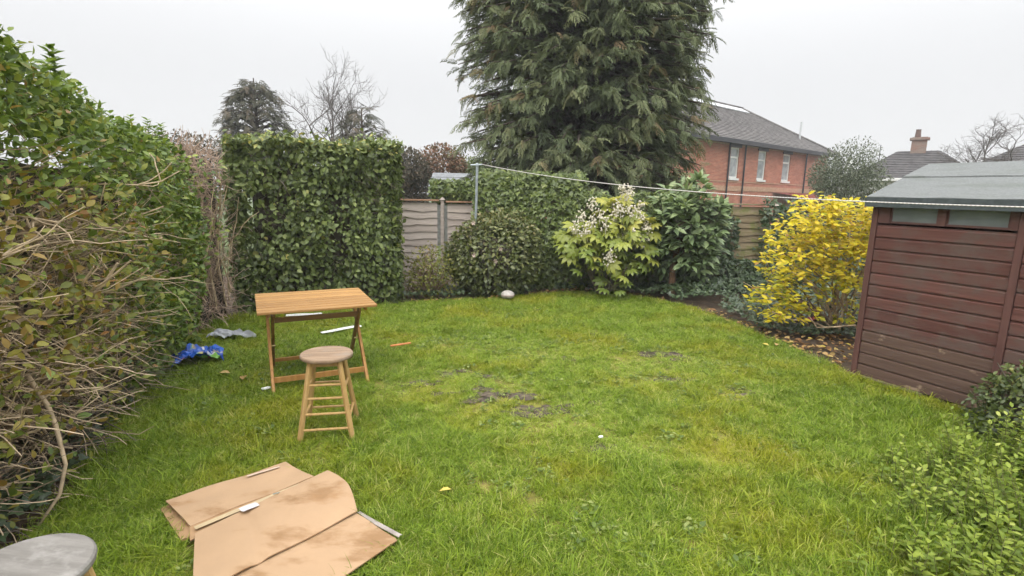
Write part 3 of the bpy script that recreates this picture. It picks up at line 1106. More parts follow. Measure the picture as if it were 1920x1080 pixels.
def fence_panel(label, a, b, top, mat, capmat, seed, bats=(.02, .98)):
    g = random.Random(seed)
    a, b = Vector((*a, 0)), Vector((*b, 0))
    L = (b - a).length
    t = thing('lap_fence', label, 'fence', a, math.atan2(b.y - a.y, b.x - a.x), 'lap panels of the rear fence')
    n = 12
    pit = (top - .08) / n
    for i in range(n):
        z0 = .05 + i * pit
        K = 14
        V, F = [], []
        ph = g.random() * 6
        for k in range(K + 1):
            x = .03 + (L - .06) * k / K
            wv = .012 * math.sin(ph + k * 1.1) + .008 * math.sin(ph * 2 + k * 2.3) + g.uniform(-.005, .005)
            lo, hi = z0 - .02 + wv, z0 + pit + .004
            V += [(x, -.030, lo), (x, -.006, hi), (x, .004, hi), (x, -.018, lo)]
        for k in range(K):
            o = 4 * k
            for j in range(4):
                F.append((o + j, o + 4 + j, o + 4 + (j + 1) % 4, o + (j + 1) % 4))
        F += [(0, 3, 2, 1), (4 * K, 4 * K + 1, 4 * K + 2, 4 * K + 3)]
        MB().add(V, F).build('slat', mat, t)
    for u in bats:
        x = .04 + (L - .08) * u
        MB().bar((x, -.048, .02), (x, -.048, top), .036, .03, (0, 1, 0)).build('batten', mat, t)
    MB().bar((0, -.02, top + .018), (L, -.02, top + .018), .085, .028).build('cap_rail', capmat, t)
    return t


fence_panel('weathered pale lap fence panel with orange cap right of the clipped hedge', (-3.10, 9.55), (-1.34, 9.68), 1.57, M_FENCE, M_CAP, 1, (.3,))
fence_panel('weathered lap fence panel half hidden by ivy behind the metal pole', (-1.22, 9.70), (.50, 9.85), 1.55, M_FENCE, M_CAP, 2, (.6,))
fence_panel('lap fence panel hidden behind the white-flowered big-leaved shrub', (.62, 9.88), (2.95, 10.0), 1.58, M_FENCEG, M_FENCEG, 3)
fence_panel('mossy green lap fence panel between the green shrub and the yellow shrub', (3.10, 10.02), (4.84, 10.08), 1.60, M_FENCEG, M_FENCEG, 4, (.02, .55, .98))
fence_panel('lap fence panel behind the yellow shrub and the shed', (4.96, 10.10), (6.80, 10.15), 1.60, M_FENCEG, M_FENCEG, 5)
for lab, x, y in (('pale fence post left of the metal clothes line pole', -1.28, 9.69), ('fence post buried in ivy behind the rounded bush', .56, 9.87),
                  ('fence post hidden behind the green shrub', 3.02, 10.01), ('mossy fence post beside the yellow shrub', 4.90, 10.09)):
    p = thing('fence_post', lab, 'post', (x, y, 0), 0, 'posts of the rear fence')
    MB().bar((0, 0, -.1), (0, 0, 1.60), .062, .062, (0, 1, 0)).build('shaft', M_FENCE if x < .5 else M_FENCEG, p)
    MB().add([(-.05, -.05, 1.60), (.05, -.05, 1.60), (.05, .05, 1.60), (-.05, .05, 1.60), (0, 0, 1.65)], [(0, 3, 2, 1), (0, 1, 4), (1, 2, 4), (2, 3, 4), (3, 0, 4)]).build('post_cap', M_FENCE, p)

# ================================================================== shed
M_SHED = wood_mat('shed_board', (.095, .040, .032), (.158, .066, .053), (1.0, 30, 30), 1.6, .82, (.108, .070, .058), (.42, .66), .6, .5)
M_SHEDW = wood_mat('worn_shed_board', (.105, .064, .050), (.17, .108, .082), (1.2, 26, 26), 1.6, .85, (.27, .19, .13), (.58, .66), .6, .6)
M_SHEDF = wood_mat('shed_frame', (.09, .042, .036), (.14, .064, .054), (20, 20, 1.2), 1.4, .6)
def felt_mat():
    m, n, b = new_mat('green_grey_felt')
    x, y = noise(n, 60, 4), noise(n, 3.5, 6, 'Object', (.6, 2.2, 1), .65)
    c = ramp(n, [(.35, (.13, .14, .137)), (.65, (.175, .184, .18))], x)
    c = mixc(n, maprange(n, y, .48, .68, 0, .55), c, (.10, .115, .095))
    n.links.new(c, b.inputs['Base Color'])
    b.inputs['Roughness'].default_value = .85
    bump(n, b, x, .35, .006)
    return m


M_FELT = felt_mat()
M_FELTD = plain('felt_drip_edge', (.06, .072, .075), .8, var=.2, vscale=20)
M_NAIL = plain('galvanised', (.45, .46, .47), .4, .7)


def shed():
    L, D = 2.4, 1.75
    t = thing('garden_shed', 'brown weathered timber shed with grey-green felt roof and high windows', 'shed', (3.45, 5.13, 0), math.atan2(-.898, .44))
    # local x along the visible wall, +y = into the shed (to the right, away)
    n, z0, z1 = 13, .06, 1.535
    h = (z1 - z0) / n

    def board(x0, x1, zb, mat, nm='board', y=0.0):
        pr = [(y + .002, 0), (y - .016, .003), (y - .014, h * .80), (y - .005, h * .88), (y - .005, h - .001), (y + .006, h - .001), (y + .006, 0)]
        V = [(x, p, zb + q) for x in (x0, x1) for p, q in pr]
        k = len(pr)
        F = [(i, i + k, (i + 1) % k + k, (i + 1) % k) for i in range(k)] + [tuple(range(k)), tuple(range(2 * k - 1, k - 1, -1))]
        return MB().add(V, F).build(nm, mat, t)
    for i in range(n):
        zb = z0 + i * h
        board(.035, 1.075, zb, M_SHEDW if i < 4 else M_SHED)
        board(1.135, L - .035, zb, M_SHEDW if i < 4 else M_SHED)
    # corner trim, batten, head and sill rails
    for x0, x1 in ((-.02, .03), (1.08, 1.13), (L - .03, L + .02)):
        MB().box(x0, x1, -.026, .012, .04, 1.72).build('corner_trim' if x0 != 1.08 else 'batten', M_SHEDF, t)
    # window band
    for x0, x1 in ((.035, .135), (.525, .585), (1.02, 1.075)):
        MB().box(x0, x1, -.020, .01, 1.552, 1.72).build('window_post', M_SHEDF, t)
    MB().box(.032, 1.078, -.022, .012, 1.536, 1.5515).build('window_rail', M_SHEDF, t)
    for x0, x1 in ((.135, .525), (.585, 1.02)):
        f = MB().box(x0, x1, -.006, .004, 1.553, 1.572).box(x0, x1, -.006, .004, 1.712, 1.722)
        f.box(x0, x0 + .014, -.006, .004, 1.572, 1.712).box(x1 - .014, x1, -.006, .004, 1.572, 1.712)
        wn = f.build('window', M_SHEDF, t)
        MB().box(x0 + .014, x1 - .014, -.001, .002, 1.572, 1.712).build('pane', M_SHGLASS, wn)
    MB().box(1.132, L - .036, -.016, .01, 1.536, 1.72).build('wall_panel', M_SHED, t)
    # other walls
    for x0, x1 in ((-.005, .02), (L - .02, L + .005)):
        ew = MB().add([(x0, .013, .06), (x0, D, .06), (x0, D, 1.72), (x0, D / 2, 2.07), (x0, .013, 1.72),
                (x1, .013, .06), (x1, D, .06), (x1, D, 1.72), (x1, D / 2, 2.07), (x1, .013, 1.72)],
               [(0, 1, 2, 3, 4), (9, 8, 7, 6, 5)] + [(i, i + 5, (i + 1) % 5 + 5, (i + 1) % 5) for i in range(5)])
        ew.build('end_wall', M_SHED, t)
    MB().box(.021, L - .021, D - .02, D, .06, 1.72).build('back_wall', M_SHED, t)
    MB().box(.021, L - .021, .02, D - .021, .06, .085).build('shed_floor', M_SHEDW, t)
    # roof: two felt sheets per slope, the upper lapping the lower
    ey, ez, ry, rz = -.085, 1.792, D / 2, 2.13

    def sheet(u0, u1, lift, nm, back=False):
        def pt(x, u, dz):
            y = ey + (ry - ey) * u
            z = ez + (rz - ez) * u + dz
            return (x, (2 * ry - y) if back else y, z)
        K = 16
        V, F = [], []
        for k in range(K + 1):
            x = -.06 + (L + .12) * k / K
            wv = .003 * math.sin(k * 1.9) + random.uniform(-.002, .002)
            V += [pt(x, u0, lift + wv), pt(x, u1, lift * .4), pt(x, u1, -.012), pt(x, u0, lift - .012)]
        for k in range(K):
            o = 4 * k
            for j in range(4):
                F.append((o + j, o + 4 + j, o + 4 + (j + 1) % 4, o + (j + 1) % 4))
        F += [(0, 3, 2, 1), (4 * K, 4 * K + 1, 4 * K + 2, 4 * K + 3)]
        MB().add(V, F).build(nm, M_FELT, t, smooth=False)
    sheet(0, .60, .002, 'felt_sheet')
    sheet(.56, 1.0, .012, 'felt_sheet')
    sheet(0, .60, .002, 'felt_sheet', True)
    sheet(.56, 1.0, .012, 'felt_sheet', True)
    MB().box(-.062, L + .062, ey - .012, ey - .002, 1.700, 1.788).build('drip_edge', M_FELTD, t)
    MB().box(-.055, L + .055, ey, -.03, 1.722, 1.775).build('eave_board', M_SHEDF, t)
    for side in (-.064, L + .052):
        MB().add([(side, ey, 1.70), (side, ry, 2.04), (side, ry, 2.125), (side, ey, 1.785), (side + .012, ey, 1.70), (side + .012, ry, 2.04), (side + .012, ry, 2.125), (side + .012, ey, 1.785)],
                 [(0, 1, 2, 3), (7, 6, 5, 4), (0, 4, 5, 1), (1, 5, 6, 2), (2, 6, 7, 3), (3, 7, 4, 0)]).build('bargeboard', M_FELTD, t)
    for k in range(11):
        x = .02 + k * .235
        MB().lathe([(.008, 0), (.008, .002), (.004, .004)], 8).build('felt_nail', M_NAIL, t)
        o = bpy.data.objects[t.children[-1].name]
        o.matrix_local = Matrix.Translation((x, ey - .0125, 1.768)) @ Matrix.Rotation(R(90), 4, 'X')
    # bearers
    for y in (.05, .85, 1.6):
        MB().box(-.02, .62 if y < .1 else L, y - (.085 if y < .1 else .04), y + .04, -.01, .058).build('bearer', M_FENCEG, t)
    MB().box(.85, L, -.03, .09, -.01, .050).build('bearer', M_FENCEG, t)
    return t


M_SHGLASS = glass_mat('dusty_shed_glass', (.17, .19, .19), .25)
shed()

# ================================================================== clothes line
pl = thing('clothes_line_pole', 'grey galvanised metal clothes line pole rising behind the rounded bush', 'pole', (-.64, 9.1, 0))
M_POLE = plain('galvanised_pole', (.36, .40, .43), .45, .5, var=.15, vscale=18)
MB().tube([(-.03, 0, 0), (0, 0, 1.1), (.02, 0, 2.17)], .022, 12).build('shaft', M_POLE, pl)
MB().tube([(-.09, 0, 2.19), (.10, 0, 2.20)], .014, 8).build('crossbar', M_POLE, pl)
MB().lathe([(.024, 2.165), (.028, 2.175), (.028, 2.205), (.012, 2.225)], 12, (.02, 0)).build('cap', M_POLE, pl)
rp = []
A0, A1 = np.array([-.54, 9.1, 2.205]), np.array([4.7, 1.45, 1.80])
for k in range(61):
    u = k / 60
    p = A0 + (A1 - A0) * u
    p[2] -= 4 * .212 * u * (1 - u)
    rp.append(p)


def rope_mat():
    m, n, b = new_mat('white_rope')
    t = n.nodes.new('ShaderNodeTexCoord')
    wv = n.nodes.new('ShaderNodeTexWave')
    wv.inputs['Scale'].default_value = 22
    n.links.new(t.outputs['Object'], wv.inputs['Vector'])
    n.links.new(ramp(n, [(.2, (.50, .45, .42)), (.6, (.70, .67, .64))], wv.outputs['Fac']), b.inputs['Base Color'])
    b.inputs['Roughness'].default_value = .7
    return m


o = MB().tube(rp, .0052, 6).build('clothes_line', rope_mat(), smooth=True)
o['label'] = 'white rope clothes line stretched across the garden to the right'
o['category'] = 'clothes line'

# ================================================================== hedges and shrubs
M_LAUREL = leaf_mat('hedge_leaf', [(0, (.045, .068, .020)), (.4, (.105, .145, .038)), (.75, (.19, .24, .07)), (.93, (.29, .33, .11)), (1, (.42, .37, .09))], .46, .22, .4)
M_PRIVET = leaf_mat('privet_leaf', [(0, (.07, .12, .022)), (.5, (.16, .245, .04)), (.85, (.26, .34, .06)), (1, (.36, .38, .08))], .42, .32, .5)
M_PRIVY = leaf_mat('yellowing_leaf', [(0, (.12, .14, .022)), (.5, (.24, .25, .035)), (.82, (.33, .29, .05)), (1, (.34, .17, .06))], .5, .3, .4)
M_IVY = leaf_mat('ivy_leaf', [(0, (.028, .050, .024)), (.55, (.055, .088, .038)), (.9, (.10, .14, .062)), (1, (.18, .19, .08))], .4, .12, .5)
M_IVYL = leaf_mat('light_ivy_leaf', [(0, (.055, .085, .024)), (.5, (.12, .165, .042)), (.85, (.20, .25, .07)), (1, (.31, .34, .11))], .42, .2, .5)
M_TWIG = plain('tan_twig', (.50, .385, .255), .8, var=.3, vscale=16)
M_TWIGB = plain('brown_twig', (.24, .165, .115), .85, var=.35, vscale=10)
M_TWIGG = plain('grey_twig', (.16, .13, .105), .85, var=.35, vscale=10)
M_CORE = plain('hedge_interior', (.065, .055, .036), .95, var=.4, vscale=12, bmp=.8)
LEAF, LEAFN, LEAFLO = leaf_tmpl(.30, .07, .16), leaf_tmpl(.22, .06, .25), leaf_lo(.30)
IVY = ivy_tmpl()


def clipped_hedge():
    g = np.random.default_rng(61)
    a, b = np.array([-3.72, 7.12]), np.array([-1.68, 8.12])
    ux = (b - a) / np.linalg.norm(b - a)
    L = np.linalg.norm(b - a)
    fr = np.array([ux[1], -ux[0]])          # outward (towards the camera)
    D, H = 1.0, 2.42
    base = np.array([*(a + ux * L / 2 - fr * D / 2), 0])
    t = thing('clipped_hedge', 'big square-clipped dark green hedge behind the folding table', 'hedge', base)

    def W(u, w, z):                           # u along, w behind the face
        return np.stack([a[0] + ux[0] * u - fr[0] * w, a[1] + ux[1] * u - fr[1] * w, z], -1)
    # interior mass
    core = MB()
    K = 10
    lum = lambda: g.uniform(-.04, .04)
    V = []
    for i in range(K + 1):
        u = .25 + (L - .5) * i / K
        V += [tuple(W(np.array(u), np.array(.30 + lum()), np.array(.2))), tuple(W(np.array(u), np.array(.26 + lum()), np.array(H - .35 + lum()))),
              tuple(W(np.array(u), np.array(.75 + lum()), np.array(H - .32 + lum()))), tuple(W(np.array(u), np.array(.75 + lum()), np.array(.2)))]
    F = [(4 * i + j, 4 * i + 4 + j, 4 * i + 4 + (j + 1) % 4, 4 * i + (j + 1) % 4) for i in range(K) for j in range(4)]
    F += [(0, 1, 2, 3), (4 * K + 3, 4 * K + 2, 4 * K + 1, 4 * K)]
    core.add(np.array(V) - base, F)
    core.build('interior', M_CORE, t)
    Ps, Ns, Ex = [], [], []
    # front face, ends, top
    n = 11500
    u, z = g.uniform(-.06, L + .05, n), g.uniform(.02, H, n)
    z = z * (1 + .05 * (vnoise(u, u * 0, 1.5, 9) - .4))
    w = np.abs(g.normal(0, .10, n)) + .26 * (vnoise(u, z, 1.7, 5) - .35) + .10 * (vnoise(u, z, 5, 6) - .5)
    k = g.random(n) < np.clip(.45 + z * .6, 0, 1) * np.clip(1.25 - 1.0 * (vnoise(u * 1.0, z, 2.2, 7) > .66) * (z < 1.7), .22, 1)
    u, z, w = u[k], z[k], w[k]
    rnd = np.clip((np.maximum(u - (L - .18), 0) / .2), 0, 1)
    w = w + rnd ** 2 * .24 + np.clip((z - (H - .12)) / .16, 0, 1) ** 2 * .24
    Ps.append(W(u, w, z))
    Ns.append(np.stack([fr[0] + ux[0] * rnd, fr[1] + ux[1] * rnd, np.clip((z - H + .2) * 3, 0, 1)], -1))
    Ex.append(np.clip(1 - w * 3, .05, 1))
    n = 3200                                    # top
    u, w = g.uniform(-.05, L + .03, n), g.uniform(0, D, n)
    z = H - .04 - np.abs(g.normal(0, .06, n)) + .20 * (vnoise(u, w, 1.5, 9) - .3) + (g.random(n) < .10) * g.random(n) * .16
    Ps.append(W(u, w, z))
    Ns.append(np.tile([0, 0, 1.0], (n, 1)) + np.array([*fr, 0]) * .3)
    Ex.append(np.full(n, .5))
    for end in (0, 1):
        n = 3000
        w, z = g.uniform(.05, D, n), g.uniform(.02, H, n)
        uu = np.abs(g.normal(0, .09, n)) - .03
        u = uu if end == 0 else L - uu
        Ps.append(W(u, w, z))
        Ns.append(np.tile([*(ux * (1 if end else -1)), .1], (n, 1)))
        Ex.append(np.full(n, .3))
    P, Nn, E = np.concatenate(Ps), np.concatenate(Ns), np.concatenate(Ex)
    n = len(P)
    nr = norm(norm(Nn) + g.normal(0, .42, (n, 3)) + [0, 0, .35])
    ax = norm(g.normal(0, .7, (n, 3)) + [0, 0, -.55] + norm(Nn) * .25)
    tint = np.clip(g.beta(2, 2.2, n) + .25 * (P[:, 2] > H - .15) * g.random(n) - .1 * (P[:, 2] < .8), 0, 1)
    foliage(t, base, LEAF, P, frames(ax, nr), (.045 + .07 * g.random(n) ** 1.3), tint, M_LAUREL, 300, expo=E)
    ns = 500
    st = W(g.uniform(.1, L - .1, ns), g.uniform(.15, .5, ns), g.uniform(.0, H - .3, ns)) - base
    Pt = twigs(st, np.array([*fr, .3]) + g.normal(0, .5, (ns, 3)), g.uniform(.15, .4, ns), 5, .15)
    V, i, s, tt = tubes(Pt, np.tile(np.linspace(.006, .002, 5), (ns, 1)), 3)
    put(bpy.data.objects.new('twigs', mesh_np('twigs', V, i, s, M_TWIGG)), t, kind='stuff')
    for k in range(7):
        u0 = .2 + k * (L - .4) / 6
        p = W(np.array([u0]), np.array([.35]), np.array([0.]))[0] - base
        MB().tube([tuple(p), tuple(p + [.03, -.02, .35]), tuple(p + [-.03, .02, .9])], [.024, .02, .014], 6).build('stem', M_TWIGG, t)


clipped_hedge()


def old_hedge():
    """overgrown, cut-back hedge along the left"""
    g = np.random.default_rng(77)
    path = np.array([(-2.30, .9), (-2.42, 1.8), (-2.55, 2.5), (-2.84, 3.4), (-3.15, 4.3), (-3.40, 5.1), (-3.58, 5.75)])
    seg = np.linalg.norm(np.diff(path, axis=0), axis=1)
    cum = np.concatenate([[0], np.cumsum(seg)])
    L = cum[-1]
    base = np.array([-3.2, 3.4, 0])
    t = thing('overgrown_hedge', 'overgrown cut-back hedge of tan twigs and green shoots along the left side', 'hedge', base)

    def XY(u):
        return np.stack([np.interp(u, cum, path[:, 0]), np.interp(u, cum, path[:, 1])], -1)

    def NRM(u):
        d = XY(np.minimum(u + .1, L)) - XY(np.maximum(u - .1, 0))
        d = d / np.linalg.norm(d, axis=-1, keepdims=True)
        return np.stack([d[..., 1], -d[..., 0]], -1), d

    def bulge(u, z):
        """how far the face leans out at height z"""
        return .22 * np.sin(np.clip(z / 2.2, 0, 1) * math.pi) - .05 + .10 * (vnoise(u, z, 1.5, 21) - .5)

    def W(u, w, z):
        nr, d = NRM(u)
        q = XY(u) + nr * (bulge(u, z) - w)[..., None]
        return np.concatenate([q, z[..., None]], -1)
    TOP = lambda u: np.interp(u, [0, 1.7, 2.3, 3.0, 4.0, 5.2], [2.40, 2.54, 2.52, 2.34, 2.16, 2.10]) + .10 * vnoise(np.asarray(u, dtype=float), np.asarray(u, dtype=float) * 0, 2.0, 22)
    # dark interior mass well behind the face
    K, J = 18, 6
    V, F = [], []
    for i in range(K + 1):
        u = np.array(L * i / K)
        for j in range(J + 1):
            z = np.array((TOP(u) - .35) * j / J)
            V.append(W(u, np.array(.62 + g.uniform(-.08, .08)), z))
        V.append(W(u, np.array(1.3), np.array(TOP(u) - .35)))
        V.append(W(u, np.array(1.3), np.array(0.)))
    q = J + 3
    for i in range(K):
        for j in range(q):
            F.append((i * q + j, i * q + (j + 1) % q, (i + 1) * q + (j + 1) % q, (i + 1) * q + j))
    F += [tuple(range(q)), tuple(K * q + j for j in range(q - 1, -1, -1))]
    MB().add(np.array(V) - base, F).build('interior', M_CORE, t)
    # --- thick cut branches, one object each
    nb = 190
    u = g.uniform(.5, L - 1.6, nb)
    z = .12 + 1.55 * g.random(nb) ** 1.2
    st = W(u, g.uniform(.42, .85, nb), z)
    nr, d = NRM(u)
    dirs = np.concatenate([nr * g.uniform(.4, 1.0, (nb, 1)) + d * g.normal(-.15, .55, (nb, 1)), g.normal(.12, .30, (nb, 1))], -1)
    ln = g.uniform(.45, .95, nb)
    Pb = twigs(st, dirs, ln, 7, .27, .02)
    r0 = .0055 + .011 * g.random(nb) ** 2.2
    for i in range(nb):
        mb = MB().tube([tuple(p - base) for p in Pb[i]], list(r0[i] * np.linspace(1, .5, 7) * g.uniform(.85, 1.15, 7)), 6)
        for _ in range(g.integers(1, 4)):
            k = g.integers(2, 6)
            fd = norm(norm(Pb[i, k + 1] - Pb[i, k]) + g.normal(0, .55, 3))
            fp = twigs(Pb[i, k][None], fd[None], np.array([ln[i] * g.uniform(.25, .5)]), 5, .25)[0]
            mb.tube([tuple(p - base) for p in fp], list(r0[i] * np.linspace(.62, .28, 5)), 5)
        mb.build('branch', M_TWIG, t)
    # one long stem hanging to the grass, as in the photograph
    MB().tube([(p[0] - base[0], p[1] - base[1], p[2]) for p in
               ((-2.62, 2.75, .75), (-2.50, 2.72, .58), (-2.42, 2.66, .50), (-2.36, 2.62, .30), (-2.36, 2.56, .16), (-2.42, 2.48, .03))],
              [.013, .012, .012, .010, .009, .006], 7).build('branch', M_TWIG, t, smooth=True)
    # --- thin twigs
    def mass(n, zlo, zhi, upb, rad, mat, nm, ulo=.2, uhi=None, wl=(.1, .6), lnr=(.2, .6), spread=.7):
        u = g.uniform(ulo, uhi or L, n)
        z = g.uniform(zlo, zhi, n)
        st = W(u, g.uniform(*wl, n), z)
        nr, d = NRM(u)
        dirs = np.concatenate([nr * g.uniform(.2, 1.0, (n, 1)) + d * g.normal(-.1, spread, (n, 1)), g.normal(upb, .45, (n, 1))], -1)
        P = twigs(st, dirs, g.uniform(*lnr, n), 6, .20)
        V, i, s, tt = tubes(P - base, np.tile(np.linspace(rad, rad * .45, 6), (n, 1)) * g.uniform(.6, 1.3, (n, 1)), 3)
        put(bpy.data.objects.new(nm, mesh_np(nm, V, i, s, mat)), t, kind='stuff')
    mass(1500, .08, 1.5, .08, .0054, M_TWIG, 'twigs', .2, L - 1.4)
    mass(700, .05, 2.0, .15, .0034, M_TWIGB, 'twigs', .2, L - 1.2)
    mass(420, .02, .5, -.1, .0034, M_TWIGG, 'twigs', .3, L - .8, (.05, .5))
    # --- leaves
    Ps, As, Ns, Ss, Ts, Ex = [], [], [], [], [], []

    def leaves(n, ulo, uhi, zf, wf, size, dens, tl, th):
        u = g.uniform(ulo, uhi, n)
        z = zf(u, n)
        k = g.random(n) < dens(u, z)
        u, z = u[k], z[k]
        w = wf(len(u))
        P = W(u, w, z)
        nr, d = NRM(u)
        N3 = np.concatenate([nr, np.full((len(u), 1), .5)], -1)
        Ps.append(P)
        As.append(norm(N3 * .5 + g.normal(0, .55, P.shape)))
        Ns.append(norm(N3 + [0, 0, .6] + g.normal(0, .5, P.shape)))
        Ss.append(size * (.6 + .7 * g.random(len(u))))
        Ts.append(g.uniform(tl, th, len(u)))
        Ex.append(np.clip(1.1 - 2.0 * np.abs(w), .05, 1))
    green = lambda u, z: np.clip(np.maximum((z - 1.62) * 1.7 + .10, (u - (L - 2.3)) * 1.25), .06, 1) * np.clip(1.3 - 1.6 * (vnoise(u * 1.0, z, 1.9, 24) > .68), .1, 1)
    leaves(21000, .1, L, lambda u, n: TOP(u) * g.random(n) ** .8, lambda n: np.abs(g.normal(0, .20, n)) - .10, .062, green, 0, 1)
    leaves(2600, L - .15, L, lambda u, n: TOP(u) * g.random(n), lambda n: g.uniform(-.1, .9, n), .062, lambda u, z: np.ones(len(u)), 0, 1)
    leaves(5000, .1, L, lambda u, n: TOP(u) - .12 * g.random(n) + .06, lambda n: g.uniform(-.02, .9, n), .050, lambda u, z: np.ones(len(u)), 0, 1)
    # shoots standing up from the top
    for k in range(130):
        u0 = g.uniform(.6, L - .05)
        hgt = g.uniform(.12, .28) + (.16 if 1.6 < u0 < 2.4 and g.random() < .5 else 0)
        p0 = W(np.array([u0]), np.array([g.uniform(0, .6)]), np.array([TOP(u0) - .08]))[0]
        dirn = norm(np.array([g.normal(0, .18), g.normal(0, .18), 1.0]))
        MB().tube([tuple(p0 - base), tuple(p0 + dirn * hgt * .5 - base), tuple(p0 + dirn * hgt - base)], [.004, .003, .0015], 4, False).build('shoot', M_TWIGG, t)
        m = int(hgt / .022)
        hh = np.repeat(np.linspace(.1, 1, m), 2)
        aa = g.random() * 6 + np.repeat(np.arange(m) * 1.57, 2) + np.tile([0, math.pi], m)
        P = p0 + dirn * (hh * hgt)[:, None]
        a_ = np.stack([np.cos(aa), np.sin(aa), .65 + 0 * aa], -1)
        Ps.append(P)
        As.append(norm(a_))
        Ns.append(norm(np.stack([-np.cos(aa) * .4, -np.sin(aa) * .4, 1 + 0 * aa], -1)))
        Ss.append(.066 * (.8 + .4 * g.random(len(P))))
        Ts.append(g.uniform(.1, .8, len(P)))
        Ex.append(np.full(len(P), .4))
    P, A, Nn, S, T, E = map(np.concatenate, (Ps, As, Ns, Ss, Ts, Ex))
    foliage(t, base, LEAF, P, frames(A, Nn), S, T, M_PRIVET, 300, expo=E)
    Ps, As, Ns, Ss, Ts, Ex = [], [], [], [], [], []
    leaves(10500, .1, L - .4, lambda u, n: .1 + (TOP(u) - .1) * g.random(n), lambda n: np.abs(g.normal(0, .20, n)) - .14, .056,
           lambda u, z: np.clip(.95 - .75 * (z > 1.75) - .40 * (z < 1.0) - .35 * (z < .6), .08, 1) * (vnoise(u, z, 2.1, 27) > .30) * np.clip(1 - (u - (L - 2.6)) * .8, .12, 1), 0, 1)
    P, A, Nn, S, T, E = map(np.concatenate, (Ps, As, Ns, Ss, Ts, Ex))
    foliage(t, base, LEAF, P, frames(A, Nn), S, T, M_PRIVY, 150, part='yellow_leaf', mass='yellow_foliage', expo=E)


old_hedge()


def brown_hedge():
    g = np.random.default_rng(81)
    base = np.array([-4.0, 6.6, 0])
    t = thing('bare_hedge', 'bare brown twiggy hedge section between the green hedges', 'hedge', base)
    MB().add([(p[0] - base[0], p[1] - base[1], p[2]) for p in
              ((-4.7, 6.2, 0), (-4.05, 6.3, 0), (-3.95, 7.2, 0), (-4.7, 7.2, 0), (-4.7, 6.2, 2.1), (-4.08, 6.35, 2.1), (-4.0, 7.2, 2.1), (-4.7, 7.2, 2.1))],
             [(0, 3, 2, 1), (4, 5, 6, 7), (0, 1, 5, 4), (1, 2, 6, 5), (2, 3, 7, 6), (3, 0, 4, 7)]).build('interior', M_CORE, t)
    n = 3600
    x0 = g.uniform(-4.5, -3.72, n)
    st = np.stack([x0, g.uniform(5.9, 7.15, n), g.uniform(0, 2.2, n)], -1)
    dirs = np.stack([g.normal(.35, .5, n), g.normal(-.35, .5, n), g.normal(.35, .65, n)], -1)
    P = twigs(st, dirs, g.uniform(.15, .42, n), 5, .2)
    P[..., 2] = np.clip(P[..., 2], .01, 2.45)
    V, i, s, tt = tubes(P - base, np.tile(np.linspace(.0048, .002, 5), (n, 1)) * g.uniform(.6, 1.3, (n, 1)), 3)
    put(bpy.data.objects.new('twigs', mesh_np('twigs', V, i, s, plain('pinkish_twig', (.46, .335, .255), .85, var=.4, vscale=7))), t, kind='stuff')
    nb = 40
    st = np.stack([g.uniform(-4.2, -3.65, nb), g.uniform(6.2, 6.9, nb), g.uniform(.1, 1.2, nb)], -1)
    P = twigs(st, np.stack([g.normal(.15, .2, nb), g.normal(-.1, .2, nb), np.ones(nb)], -1), g.uniform(.5, 1.0, nb), 6, .12)
    for k in range(nb):
        MB().tube([tuple(p - base) for p in P[k]], list(np.linspace(.010, .004, 6)), 5).build('branch', M_TWIG, t)
    n = 260
    Pp = np.stack([g.uniform(-4.0, -3.5, n), g.uniform(6.1, 6.7, n), g.uniform(.9, 2.1, n)], -1)
    ax = g.normal(0, 1, (n, 3))
    foliage(t, base, LEAF, Pp, frames(ax, np.array([.5, -.6, .7]) + g.normal(0, .4, (n, 3))), .06 * (.6 + .7 * g.random(n)), g.random(n), M_PRIVET, 60)


brown_hedge()


